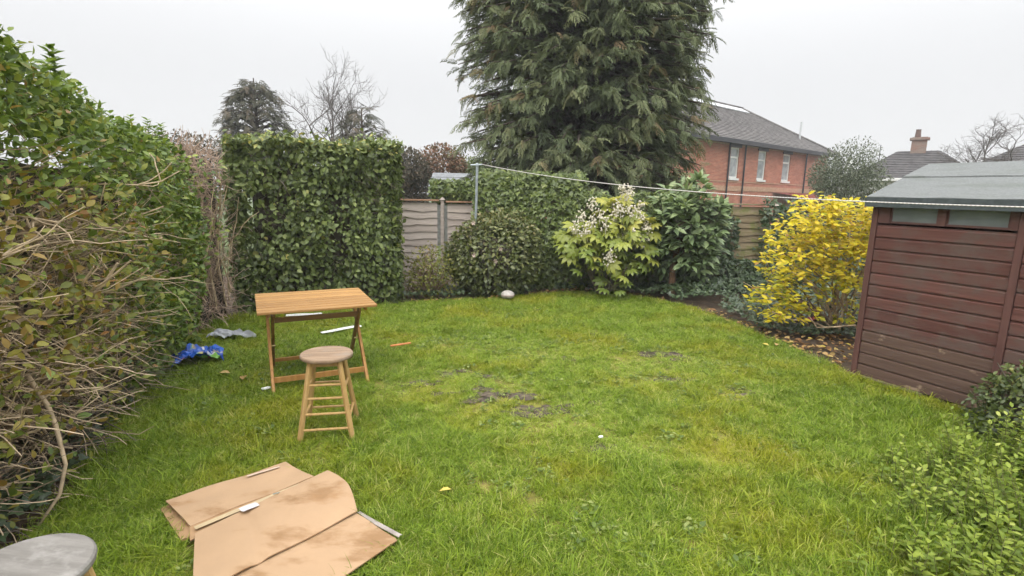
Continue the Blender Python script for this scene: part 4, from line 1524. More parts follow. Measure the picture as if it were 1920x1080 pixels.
def bush(name, label, c, rad, n, size, mat, seed, tm=LEAF, nparts=300, cat='bush', stems=30, droop=-.15, twigmat=None, zmin=.02, amp=.28, group=None, flat=.35, tintf=None, shell=.5, core=.0, lumps=14):
    g = np.random.default_rng(seed)
    c = np.array(c, dtype=float)
    base = np.array([c[0], c[1], 0])
    t = thing(name, label, cat, base, group=group)
    P, d = blob_points(g, n, c, rad, shell, amp=amp, lumps=lumps)
    k = P[:, 2] > zmin
    P, d = P[k], d[k]
    n = len(P)
    ax = norm(d * .5 + g.normal(0, .6, (n, 3)) + [0, 0, droop])
    nr = norm(d + [0, 0, flat] + g.normal(0, .45, (n, 3)))
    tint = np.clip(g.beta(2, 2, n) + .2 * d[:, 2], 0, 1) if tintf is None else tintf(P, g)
    E = np.clip((np.linalg.norm((P - c) / np.array(rad), axis=1) - .4) * 1.7, .05, 1)
    toc = norm((CAM - P))
    E = E * np.clip((d * toc).sum(1) + .2, .02, 1)
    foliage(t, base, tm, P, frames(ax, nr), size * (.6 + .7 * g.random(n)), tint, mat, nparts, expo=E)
    st = np.stack([g.normal(0, rad[0] * .12, stems), g.normal(0, rad[1] * .12, stems), np.zeros(stems)], -1)
    e, _ = blob_points(g, stems, c, np.array(rad) * .85, .7)
    Pt = twigs(st, e - base - st, np.linalg.norm(e - base - st, axis=1), 6, .10)
    Pt[..., 2] = np.maximum(Pt[..., 2], .0)
    V, i, s, tt = tubes(Pt, np.tile(np.linspace(.016, .004, 6), (stems, 1)), 5)
    put(bpy.data.objects.new('stems', mesh_np('stems', V, i, s, twigmat or M_TWIGG)), t, kind='stuff')
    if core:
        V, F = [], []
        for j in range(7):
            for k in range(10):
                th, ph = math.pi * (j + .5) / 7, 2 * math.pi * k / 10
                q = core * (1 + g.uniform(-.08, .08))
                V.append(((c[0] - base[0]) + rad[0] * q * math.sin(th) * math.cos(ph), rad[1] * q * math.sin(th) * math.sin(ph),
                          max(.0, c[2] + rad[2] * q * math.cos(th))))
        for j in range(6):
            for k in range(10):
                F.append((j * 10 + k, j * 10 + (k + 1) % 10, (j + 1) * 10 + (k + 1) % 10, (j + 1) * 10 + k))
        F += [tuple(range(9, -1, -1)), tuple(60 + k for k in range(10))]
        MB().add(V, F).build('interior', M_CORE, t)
    return t, base


# rounded evergreen bush in front of the pole, with a few pale flowers
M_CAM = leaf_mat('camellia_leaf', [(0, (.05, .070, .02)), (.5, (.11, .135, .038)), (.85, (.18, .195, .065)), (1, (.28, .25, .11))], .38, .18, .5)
cb, cbase = bush('rounded_bush', 'rounded olive-green bush with a few pale flowers in front of the metal pole', (-.38, 9.1, .60), (.80, .52, .74), 6500, .075, M_CAM, 91, core=.55, shell=.62)
M_FLOW = plain('pale_flower', (.50, .38, .33), .6, var=.1)
for x, y, z in ((-.62, 8.55, .75), (-.28, 8.55, .66), (-.66, 8.85, 1.25), (-.20, 8.58, .86)):
    f = MB()
    for k in range(6):
        a = k * 1.047
        f.add([(0, 0, 0), (.030 * math.cos(a - .4), -.012, .030 * math.sin(a - .4)), (.042 * math.cos(a), -.018, .042 * math.sin(a)), (.030 * math.cos(a + .4), -.012, .030 * math.sin(a + .4))], [(0, 1, 2, 3)])
    o = f.build('flower', M_FLOW, cb)
    o.location = (x - cbase[0], y - cbase[1], z)

# scrubby low shrub between hedge and rounded bush
M_SCRUB = leaf_mat('scrub_leaf', [(0, (.08, .09, .025)), (.5, (.17, .18, .04)), (.85, (.25, .25, .06)), (1, (.30, .21, .08))], .5, .25, .3)
st_, sb_ = bush('scrubby_shrub', 'low brownish scrubby shrub between the clipped hedge and the rounded bush', (-1.38, 8.72, .38), (.48, .42, .50), 1500, .055, M_SCRUB, 92, nparts=150, stems=70, twigmat=M_TWIGB, shell=.3)


def ivy_mass(name, label, cells, n, size, mat, seed, cat='ivy', nparts=300, kind=None):
    """leaves over a set of sloping patches: each patch (p0, p1, z0, z1, bulge, weight)"""
    g = np.random.default_rng(seed)
    wts = np.array([c[5] for c in cells], dtype=float)
    which = g.choice(len(cells), n, p=wts / wts.sum())
    P = np.empty((n, 3))
    Nn = np.empty((n, 3))
    E = np.ones(n)
    for q, (p0, p1, z0, z1, bl, _) in enumerate(cells):
        s_ = which == q
        m = s_.sum()
        p0_, p1_ = np.array(p0), np.array(p1)
        d = p1_ - p0_
        nr = np.array([d[1], -d[0]]) / np.linalg.norm(d)
        u, v = g.random(m), g.random(m)
        lump = vnoise(u * np.linalg.norm(d), v * (z1 - z0), 2.5, seed)
        dep = np.abs(g.normal(0, .07, m))
        off = bl * np.sin(np.clip(v, 0, 1) * 2.2 + .5) * (.5 + lump) - dep
        P[s_, :2] = p0_ + d * u[:, None] + nr * off[:, None]
        P[s_, 2] = z0 + (z1 - z0) * v * (1 + .12 * (lump - .5))
        Nn[s_] = np.concatenate([np.tile(nr, (m, 1)), (.2 + 1.4 * np.clip(v - .75, 0, 1))[:, None]], -1)
        E[s_] = np.clip(1 - dep * 5, .05, 1)
    base = np.array([P[:, 0].mean(), P[:, 1].mean(), 0])
    t = thing(name, label, cat, base)
    nr = norm(norm(Nn) + g.normal(0, .4, (n, 3)) + [0, 0, .25])
    ax = norm(g.normal(0, .6, (n, 3)) + [0, 0, -.7] + norm(Nn) * .2)
    foliage(t, base, IVY, P, frames(ax, nr), size * (.6 + .7 * g.random(n)), g.beta(2, 2.2, n), mat, nparts, expo=E)
    return t, base


# ivy draped over the rear fence
ivy_mass('ivy_drape', 'thick ivy heaped over the fence behind the metal pole and rounded bush',
         [((-.72, 9.62), (1.2, 9.75), .05, 2.02, .22, 6), ((1.1, 9.75), (3.2, 9.95), .02, 1.75, .20, 4), ((-1.5, 9.9), (-.6, 9.9), 1.55, 1.95, .22, 1.0),
          ((-.7, 10.0), (1.3, 10.1), 1.7, 2.15, .25, 1.6)],
         9500, .085, M_IVYL, 101)
ivy_mass('ivy_drape', 'dark ivy climbing the fence to the left of the mossy panel',
         [((3.05, 9.86), (4.15, 9.95), .02, 1.35, .16, 3), ((3.05, 9.86), (3.95, 9.93), 1.2, 1.62, .12, 1), ((4.55, 9.98), (6.6, 10.02), .02, 1.70, .14, 4), ((4.0, 9.93), (4.6, 9.95), .02, .62, .2, 1.4)],
         4200, .080, M_IVY, 102)


# low ivy carpet in the bed
def ivy_carpet(name, poly, n, size, seed, zf):
    g = np.random.default_rng(seed)
    poly = np.array(poly)
    x = g.uniform(poly[:, 0].min(), poly[:, 0].max(), n)
    y = g.uniform(poly[:, 1].min(), poly[:, 1].max(), n)
    k = inpoly(x, y, poly) & (vnoise(x, y, 1.7, seed) > .22)
    x, y = x[k], y[k]
    m = len(x)
    z = zf(x, y) * (.35 + .75 * vnoise(x, y, 3.0, seed + 1)) + g.random(m) * .05 + .02
    P = np.stack([x, y, z], -1)
    nr = norm(np.tile([0, -.35, 1.0], (m, 1)) + g.normal(0, .4, (m, 3)))
    ax = norm(np.stack([g.normal(0, 1, m), g.normal(-.3, .8, m), g.normal(-.2, .2, m)], -1))
    V, i, s, t = scatter(IVY, P, frames(ax, nr), size * (.6 + .7 * g.random(m)), g.beta(2, 2.4, m))
    put(bpy.data.objects.new(name, mesh_np(name, V, i, s, M_IVY, t)), kind='stuff')


ivy_carpet('ground_ivy', [(.2, 9.15), (1.2, 9.52), (1.95, 9.35), (2.55, 8.78), (2.95, 8.05), (3.18, 7.3), (3.4, 6.7), (4.0, 6.5), (5.4, 6.2), (6.5, 8), (6.5, 9.9), (2, 9.9), (.2, 9.8)],
           13000, .065, 111, lambda x, y: .10 + .18 * np.clip((x - 1.5) * .5, 0, 1) * np.clip((y - 6.9) * .5, 0, 1))
ivy_carpet('hedge_foot_ivy', [(-2.2, .8), (-2.3, 1.9), (-2.38, 2.45), (-2.55, 2.75), (-2.75, 3.0), (-3.4, 3.0), (-3.3, .8)], 3800, .055, 112, lambda x, y: .12 + .35 * np.clip((-2.35 - x) * 1.2, 0, 1))
ivy_carpet('hedge_foot_ivy', [(-2.5, 2.7), (-2.78, 3.4), (-3.2, 4.4), (-3.6, 5.4), (-3.9, 6.1), (-4.3, 6.1), (-3.9, 4.4), (-3.3, 2.7)], 2600, .055, 114, lambda x, y: .08 + 0 * x)
ivy_carpet('hedge_foot_ivy', [(-1.9, 8.12), (-.9, 8.55), (-.2, 8.6), (.3, 8.95), (.2, 9.5), (-2.2, 9.4), (-2.4, 8.3)], 2200, .06, 113, lambda x, y: .10 + 0 * x)


# big-leaved shrub with white flower heads
def fatsia():
    g = np.random.default_rng(121)
    base = np.array([1.62, 9.25, 0])
    t = thing('big_leaved_shrub', 'yellow-green shrub with big lobed leaves and creamy white flower heads', 'shrub', base)
    # palmate leaf
    V, F = [(0, .12, 0)], []
    nl = 8
    for k in range(nl):
        a = R(-132 + 264 * k / (nl - 1))
        ln = .62 - .16 * abs(k - (nl - 1) / 2) / 3.5
        d = np.array([math.sin(a), math.cos(a)])
        s = np.array([d[1], -d[0]])
        dr = -.22
        o = len(V)
        c0 = np.array([0, .12])
        for q, wdt, z in ((.30, .06, .02), (.62, .115, -.03), (.84, .075, -.10)):
            V.append((*(c0 + d * ln * q - s * wdt), z))
            V.append((*(c0 + d * ln * q + s * wdt), z))
        V.append((*(c0 + d * ln), dr))
        F += [(0, o, o + 1), (o, o + 2, o + 3, o + 1), (o + 2, o + 4, o + 5, o + 3), (o + 4, o + 6, o + 5)]
    for k in range(nl - 1):
        o = 1 + 7 * k
        F.append((0, o + 1, o + 7))
    tm = Tmpl(V, F)
    m_top = leaf_mat('lobed_leaf', [(0, (.06, .105, .025)), (.35, (.18, .24, .04)), (.7, (.36, .39, .07)), (1, (.52, .47, .11))], .4, .28, .45)
    stems = [(-.55, -.15, .95), (-.25, .1, 1.25), (.1, .1, 1.62), (.4, .15, 1.50), (.05, -.25, .98), (.42, -.2, 1.0), (-.15, -.3, .72), (.62, .0, 1.2), (.3, -.35, .55), (-.35, -.3, .55), (.1, -.4, .25), (-.42, -.3, .85), (.22, -.3, 1.12), (-.1, -.2, 1.08), (.52, -.25, .75), (.25, -.1, 1.3), (-.4, -.05, 1.1)]
    P, A, Nn, S, T = [], [], [], [], []
    for sx, sy, sz in stems:
        top = np.array([sx, sy, sz])
        MB().tube([(sx * .15, sy * .15, 0), tuple(top * .5 + [sx * .1, 0, 0]), tuple(top)], [.022, .018, .012], 6).build('stem', M_TWIGG, t)
        n = 15 if sz > .8 else 9
        for k in range(n):
            az = k * 2.4 + g.random() * .6
            el = g.uniform(-.35, .9)
            d = np.array([math.cos(az) * math.cos(el), math.sin(az) * math.cos(el), math.sin(el)])
            pl_ = g.uniform(.12, .24)
            p = top + np.array([0, 0, -.12 * g.random()])
            q = p + d * pl_
            MB().tube([tuple(p), tuple(p + d * pl_ * .6 + [0, 0, .02]), tuple(q)], .0035, 4, False).build('leaf_stalk', m_stalk, t)
            hd = norm(np.array([d[0], d[1], g.uniform(-.75, .35) + .3 * el]))
            P.append(q + base)
            A.append(hd)
            Nn.append(norm(np.array([d[0] * .35, d[1] * .35 - .45, .9])) + g.normal(0, .33, 3))
            S.append(g.uniform(.24, .35) * (.8 if sz < .6 else 1))
            T.append(np.clip(.22 + .45 * (sz - .3) + g.normal(0, .17), 0, 1))
    P, A, Nn = map(np.array, (P, A, Nn))
    foliage(t, base, tm, P, frames(A, Nn), np.array(S), np.array(T), m_top, 300)
    # flower heads: stalked clusters of little balls
    heads = [(-.60, -.25, 1.12), (-.48, -.15, 1.30), (-.33, -.25, 1.22), (-.18, -.1, 1.32), (.02, -.15, 1.30), (.12, -.1, 1.48), (.22, 0, 1.80), (.28, .05, 1.66), (.5, -.1, 1.30), (.62, -.1, 1.15),
             (.40, -.28, 1.02), (.48, -.2, .92), (-.02, -.42, .70), (-.05, -.42, .62), (-.3, .0, 1.50), (.55, .1, 1.45)]
    m_fl = plain('cream_flower', (.60, .55, .44), .7, var=.12, vscale=30)
    ico = bmesh.new()
    bmesh.ops.create_icosphere(ico, subdivisions=1, radius=1)
    iv = np.array([v.co[:] for v in ico.verts])
    jf = [tuple(v.index for v in f.verts) for f in ico.faces]
    ico.free()
    heads += [(-.42, -.3, 1.05), (.15, -.3, 1.42), (.35, -.2, 1.38), (-.1, -.3, 1.18), (.6, -.25, 1.02), (.3, -.1, 1.72)]
    for hx, hy, hz in heads:
        hy, hz = hy - .14, hz + .09
        mb = MB()
        mb.tube([(hx * .9, hy * .9, hz - .16), (hx, hy, hz + .05)], .005, 5)
        for k in range(30):
            q = np.array([hx, hy, hz]) + np.clip(g.normal(0, 1, 3), -1.7, 1.7) * [.048, .048, .062]
            r = g.uniform(.011, .021)
            mb.add(iv * (r * g.uniform(.85, 1.15, (len(iv), 1))) + q, jf)
        mb.build('flower_head', m_fl, t)


m_stalk = plain('leaf_stalk', (.16, .17, .05), .6)
fatsia()

# green shrub with long drooping leaves and a brown trunk
M_LONG = leaf_mat('long_leaf', [(0, (.08, .12, .055)), (.5, (.165, .235, .10)), (.85, (.26, .335, .15)), (1, (.36, .41, .19))], .42, .2, .5)


def whorl_shrub():
    g = np.random.default_rng(131)
    base = np.array([2.95, 9.3, 0])
    t = thing('green_shrub', 'tall mid-green shrub with long drooping leaves and a brown trunk', 'shrub', base)
    MB().tube([(-.13, -.05, 0), (-.15, -.05, .5), (-.05, 0, .95), (.05, .05, 1.35)], [.062, .055, .04, .025], 9).build('trunk', plain('brown_trunk', (.15, .085, .045), .9, var=.3, vscale=12, bmp=.5), t)
    P, A, Nn, S, T = [], [], [], [], []
    for k in range(250):
        d = norm(g.normal(0, 1, 3))
        r = .55 + .45 * g.random()
        c = np.array([.08, 0, 1.15]) + d * np.array([.66, .5, .92]) * r
        if c[2] < .22:
            continue
        if c[2] < .62 and abs(c[0] + .12) < .12 and c[1] < 0:
            continue
        if k % 2 == 0:
            MB().tube([(-.02, 0, .8 + .2 * d[2]), tuple(c * .55 + np.array([0, 0, .35])), tuple(c)], [.010, .008, .004], 5, False).build('branch', M_TWIGG, t)
        for j in range(9):
            az = j * 2.4 + g.random()
            el = g.uniform(-.5, .95)
            dd = norm(np.array([math.cos(az) * math.cos(el), math.sin(az) * math.cos(el), math.sin(el)]) + d * .4)
            P.append(c + dd * .02 + base)
            A.append(norm(dd + g.normal(0, .2, 3)))
            Nn.append(np.array([-dd[0] * .3, -dd[1] * .3 - .35, 1.0]) + g.normal(0, .35, 3))
            S.append(g.uniform(.14, .22))
            T.append(np.clip(g.beta(2, 2) + .15 * d[2], 0, 1))
    P = np.array(P)
    E = np.clip((base[1] + .35 - P[:, 1]) * 1.4, .1, 1)
    foliage(t, base, LEAFN, P, frames(np.array(A), np.array(Nn)), np.array(S), np.array(T), M_LONG, 300, expo=E)


whorl_shrub()

# yellow-leaved shrub by the shed
M_YEL = leaf_mat('yellow_leaf', [(0, (.22, .27, .03)), (.25, (.46, .43, .025)), (.6, (.68, .56, .025)), (.93, (.78, .61, .06)), (1, (.42, .24, .06))], .5, .34, .3)


def yellow_shrub():
    g = np.random.default_rng(141)
    base = np.array([4.28, 7.0, 0])
    t = thing('yellow_shrub', 'bright yellow-leaved shrub with bare tan stems beside the shed', 'shrub', base)
    stems, P, A, Nn, S, T = [], [], [], [], [], []
    for k in range(34):
        az = g.uniform(0, 6.283)
        tip = np.array([g.uniform(-.95, .75), g.uniform(-.5, .5), 0])
        f = (tip[0] + .95) / 1.7
        tip[2] = g.uniform(.55, 1.0) * (1.15 + .55 * min(1, f * 2.2))
        if k % 5 == 0:
            tip[2] = g.uniform(.40, .7)
            tip[0] = -.75 - .35 * g.random()
        st = np.array([g.normal(.1, .12), g.normal(0, .1), 0])
        mid = st * .5 + tip * .5 + np.array([-.12 * np.sign(tip[0]) * 0, 0, .10]) + g.normal(0, .06, 3)
        pts = [st, st * .75 + mid * .25 + g.normal(0, .03, 3), mid, mid * .45 + tip * .55 + g.normal(0, .03, 3), tip]
        MB().tube([tuple(np.maximum(p, [-9, -9, .0])) for p in pts], [.013, .011, .009, .007, .004], 6).build('stem', M_TWIG if k % 2 else M_TWIGB, t)
        stems.append(pts)
    # a low bare branch reaching left and a bent one on the ground
    for pts in (((-.05, -.2, .05), (-.45, -.35, .22), (-.72, -.4, .24), (-.98, -.4, .34)), ((.25, -.35, .02), (.05, -.45, .20), (-.2, -.45, .17), (-.42, -.45, .16), (-.52, -.42, .30))):
        MB().tube(pts, [.013, .012, .010, .008, .006][:len(pts)], 6).build('stem', M_TWIG, t)
    # leaf clusters at side shoots
    n = 1500
    u, v = g.random(n), g.random(n)
    x = -1.08 + 1.98 * u
    z = .24 + 1.54 * v
    keep = (z < 1.36 + .45 * np.clip((x + .95) * 2.0, 0, 1)) & ~((z < .95) & (g.random(n) < .35)) & ~((z < .62) & (x > -.55) & (g.random(n) < .5)) & (vnoise(x, z, 2.4, 9) > .18) & (x > -1.06 + .25 * np.clip((z - .5) * 1.2, 0, 1.4))
    x, z = x[keep], z[keep]
    y = -.46 + .85 * g.random(len(x)) ** 1.7
    for cx, cy, cz in zip(x, y, z):
        m = g.integers(4, 9)
        for j in range(m):
            az, el = g.uniform(0, 6.283), g.uniform(-.5, .7)
            d = np.array([math.cos(az) * math.cos(el), math.sin(az) * math.cos(el) - .2, math.sin(el)])
            P.append(np.array([cx, cy, cz]) + g.normal(0, .03, 3) + base)
            A.append(norm(d))
            Nn.append(np.array([0, -.55, 1.0]) + g.normal(0, .35, 3))
            S.append(g.uniform(.055, .105))
            T.append(1.0 if g.random() < .04 else np.clip(g.beta(1.8, 1.6) - .35 * (cz < .8) * g.random(), 0, .95))
    P = np.array(P)
    E = np.clip((base[1] + .3 - P[:, 1]) * 1.5, .1, 1)
    foliage(t, base, leaf_tmpl(.25, .05, .18), P, frames(np.array(A), np.array(Nn)), np.array(S), np.array(T), M_YEL, 300, expo=E)


yellow_shrub()

M_DBUSH = leaf_mat('dark_bush_leaf', [(0, (.032, .052, .018)), (.5, (.07, .10, .028)), (.85, (.12, .155, .045)), (1, (.28, .28, .06))], .4, .18, .5)
bush('dark_bush', 'small dark green bush growing against the shed wall', (3.95, 3.72, .28), (.45, .30, .36), 4200, .042, M_DBUSH, 151, core=.5)


def front_shrub():
    g = np.random.default_rng(161)
    base = np.array([2.6, 2.5, 0])
    t = thing('leafy_shrub', 'low leafy green shrub in the bottom right corner of the lawn', 'shrub', base)
    M_F = leaf_mat('fresh_leaf', [(0, (.075, .12, .015)), (.45, (.17, .245, .03)), (.8, (.29, .36, .05)), (1, (.46, .50, .13))], .5, .34, .3)
    P, A, Nn, S, T, E = [], [], [], [], [], []
    SP = []
    for k in range(680):
        x, y = g.uniform(1.45, 3.6), g.uniform(1.6, 3.7)
        dd = (x - 1.50 - (y - 2.4) * .62) / 1.15          # height rises to the right and towards the viewer
        if dd < .05 or g.random() > np.clip(dd * 1.3, .1, 1) or y > 3.35:
            continue
        h = np.clip(.05 + .36 * np.clip(dd, 0, 1) * g.uniform(.6, 1.15), .05, .46)
        ln = g.normal(0, .22, 2)
        pts = [np.array([x, y, 0]), np.array([x + ln[0] * h * .4, y + ln[1] * h * .4, h * .55]), np.array([x + ln[0] * h, y + ln[1] * h, h])]
        SP.append(np.stack([p - base for p in pts]))
        m = int(5 + h / .018)
        for j in range(m):
            q = j / (m - 1)
            p = pts[0] * (1 - q) ** 2 + 2 * q * (1 - q) * pts[1] + q * q * pts[2]
            if p[2] < .03:
                continue
            az = j * 2.2 + g.random() * .7
            el = .15 + .5 * g.random() + .5 * (q > .9)
            d = np.array([math.cos(az) * math.cos(el), math.sin(az) * math.cos(el), math.sin(el)])
            P.append(p)
            A.append(d)
            Nn.append(np.array([-d[0] * .5, -d[1] * .5, 1.0]) + g.normal(0, .2, 3))
            S.append(g.uniform(.034, .060) * (1 - .25 * q))
            T.append(np.clip(.25 + .45 * q + g.normal(0, .17), 0, 1))
            E.append(.2 + .8 * q)
    SP = np.array(SP)
    V, i, s, tt = tubes(SP, np.tile([.0035, .0028, .0015], (len(SP), 1)), 4)
    put(bpy.data.objects.new('stems', mesh_np('stems', V, i, s, m_stalk)), t, kind='stuff')
    foliage(t, base, leaf_tmpl(.30, .06, .22), np.array(P), frames(np.array(A), np.array(Nn)), np.array(S), np.array(T), M_F, 300, expo=np.array(E))


front_shrub()

# ================================================================== table and stools
M_TABLE = wood_mat('oiled_table_wood', (.31, .155, .045), (.54, .315, .115), (1.1, 34, 34), 1.6, .5, vary=.55)
M_TABLED = wood_mat('table_leg_wood', (.32, .155, .045), (.48, .25, .08), (22, 22, 1.3), 1.4, .45, vary=.1)
M_TABLEK = wood_mat('table_brace_wood', (.19, .10, .036), (.31, .175, .065), (1.3, 22, 22), 1.4, .5)
M_SCREW = plain('brass_screw', (.35, .27, .12), .35, .8)


def folding_table():
    t = thing('folding_table', 'orange-brown slatted wooden folding table on the lawn', 'table', (-1.853, 4.885, 0), R(26.5))
    Wd, Dp, H = .98, .90, .75
    n = 9
    gap = .017
    sw = (Dp - gap * (n - 1)) / n
    for i in range(n):
        y = -Dp / 2 + i * (sw + gap)
        MB().bar((-Wd / 2, y + sw / 2, H - .011), (Wd / 2, y + sw / 2, H - .011), sw, .022, (0, 0, 1), .15).build('slat', M_TABLE, t)
    for x in (-.40, .40):
        MB().bar((x, -Dp / 2 + .05, H - .040), (x, Dp / 2 - .05, H - .040), .022, .034, (0, 0, 1)).build('top_batten', M_TABLED, t)
    for x in (-.36, .36):
        MB().bar((x, -Dp / 2 + .30, H - .045), (x, -Dp / 2 + .12, H - .062), .022, .04, (0, 0, 1)).build('stop_block', M_TABLEK, t)
    for s in (-1, 1):
        MB().bar((s * .400, -.385, 0), (s * .400, .27, H - .06), .026, .052, (0, -1, 0)).build('leg', M_TABLED, t)
        MB().bar((s * .368, .385, 0), (s * .368, -.27, H - .06), .026, .052, (0, 1, 0)).build('leg', M_TABLEK, t)
        MB().tube([(s * .418, -.03, .345), (s * .350, -.03, .345)], .010, 8).build('pivot_bolt', M_SCREW, t)
    MB().bar((-.387, -.300, .107), (.387, -.300, .107), .022, .050, (0, 0, 1)).build('stretcher', M_TABLED, t)
    MB().bar((-.355, .300, .107), (.355, .300, .107), .022, .034, (0, 0, 1)).build('stretcher', M_TABLED, t)
    MB().bar((-.355, -.215, .625), (.355, -.215, .625), .022, .046, (0, 0, 1)).build('stretcher', M_TABLEK, t)
    MB().bar((-.387, .215, .625), (.387, .215, .625), .022, .046, (0, 0, 1)).build('stretcher', M_TABLEK, t)


folding_table()
M_STOOL = wood_mat('stool_wood', (.40, .24, .085), (.58, .385, .165), (20, 20, 1.3), 1.4, .5, vary=.15)
M_SEAT = wood_mat('weathered_seat', (.20, .13, .08), (.36, .255, .17), (2, 22, 10), 1.4, .75, (.28, .225, .175), (.48, .68), .1)
M_SEATG = wood_mat('grey_weathered_seat', (.15, .14, .125), (.26, .245, .225), (2, 20, 10), 1.4, .8, (.30, .285, .265), (.48, .64), .1)


def stool(label, loc, rz, seatm, H=.60, r=.185, foot=.180):
    t = thing('wooden_stool', label, 'stool', loc, rz, 'wooden bar stools')
    MB().lathe([(r * .93, H - .032), (r * .985, H - .026), (r, H - .016), (r * .99, H - .006), (r * .955, H), (r * .5, H + .0005), (.002, H - .002)], 40).build('seat', seatm, t)
    hp = lambda z: foot + (.098 - foot) * z / (H - .03)
    for sx in (-1, 1):
        for sy in (-1, 1):
            MB().bar((sx * foot, sy * foot, 0), (sx * .098, sy * .098, H - .03), .034, .034, (sx, -sy, 0), .22).build('leg', M_STOOL, t)
    for z in (.085, .195, .305, .40):
        q = hp(z)
        MB().tube([(-q, -q, z), (q, -q, z)], .0095, 8).build('rung', M_STOOL, t)
    for z in (.15, .36):
        q = hp(z)
        for s in (-1, 1):
            MB().tube([(s * q, -q, z), (s * q, q, z)], .0095, 8).build('rung', M_STOOL, t)
    for z in (.12, .33):
        q = hp(z)
        MB().tube([(-q, q, z), (q, q, z)], .0095, 8).build('rung', M_STOOL, t)
    for s in (-1, 1):
        MB().bar((-.098, s * .098, H - .052), (.098, s * .098, H - .052), .02, .038).build('apron', M_STOOL, t)
    return t


stool('pale wooden stool with brown round seat in front of the folding table', (-1.335, 3.715, 0), R(11), M_SEAT)
stool('wooden stool with weathered grey seat cut off by the bottom left corner', (-1.51, 1.475, 0), R(-8), M_SEATG, .59)


# ================================================================== flattened cardboard box
def card_mat(name, a, b):
    m, n, bs = new_mat(name)
    x = noise(n, 5.5, 6, rough=.6)
    y = noise(n, 3.2, 5, 'Object', (.75, 1.5, 1), .6)
    c = ramp(n, [(.3, a), (.7, tuple(v * 1.12 for v in a))], x)
    c = mixc(n, maprange(n, y, .52, .68, 0, .8), c, mixc(n, maprange(n, x, .4, .6, 0, 1), b, tuple(v * .8 for v in b)))
    t = n.nodes.new('ShaderNodeTexCoord')
    wv = n.nodes.new('ShaderNodeTexWave')
    wv.inputs['Scale'].default_value = 45
    wv.inputs['Distortion'].default_value = .4
    mp = n.nodes.new('ShaderNodeMapping')
    mp.inputs['Rotation'].default_value = (0, 0, R(48))
    n.links.new(t.outputs['Object'], mp.inputs[0])
    n.links.new(mp.outputs[0], wv.inputs['Vector'])
    n.links.new(c, bs.inputs['Base Color'])
    bs.inputs['Roughness'].default_value = .8
    bump(n, bs, wv.outputs['Fac'], .10, .003)
    return m


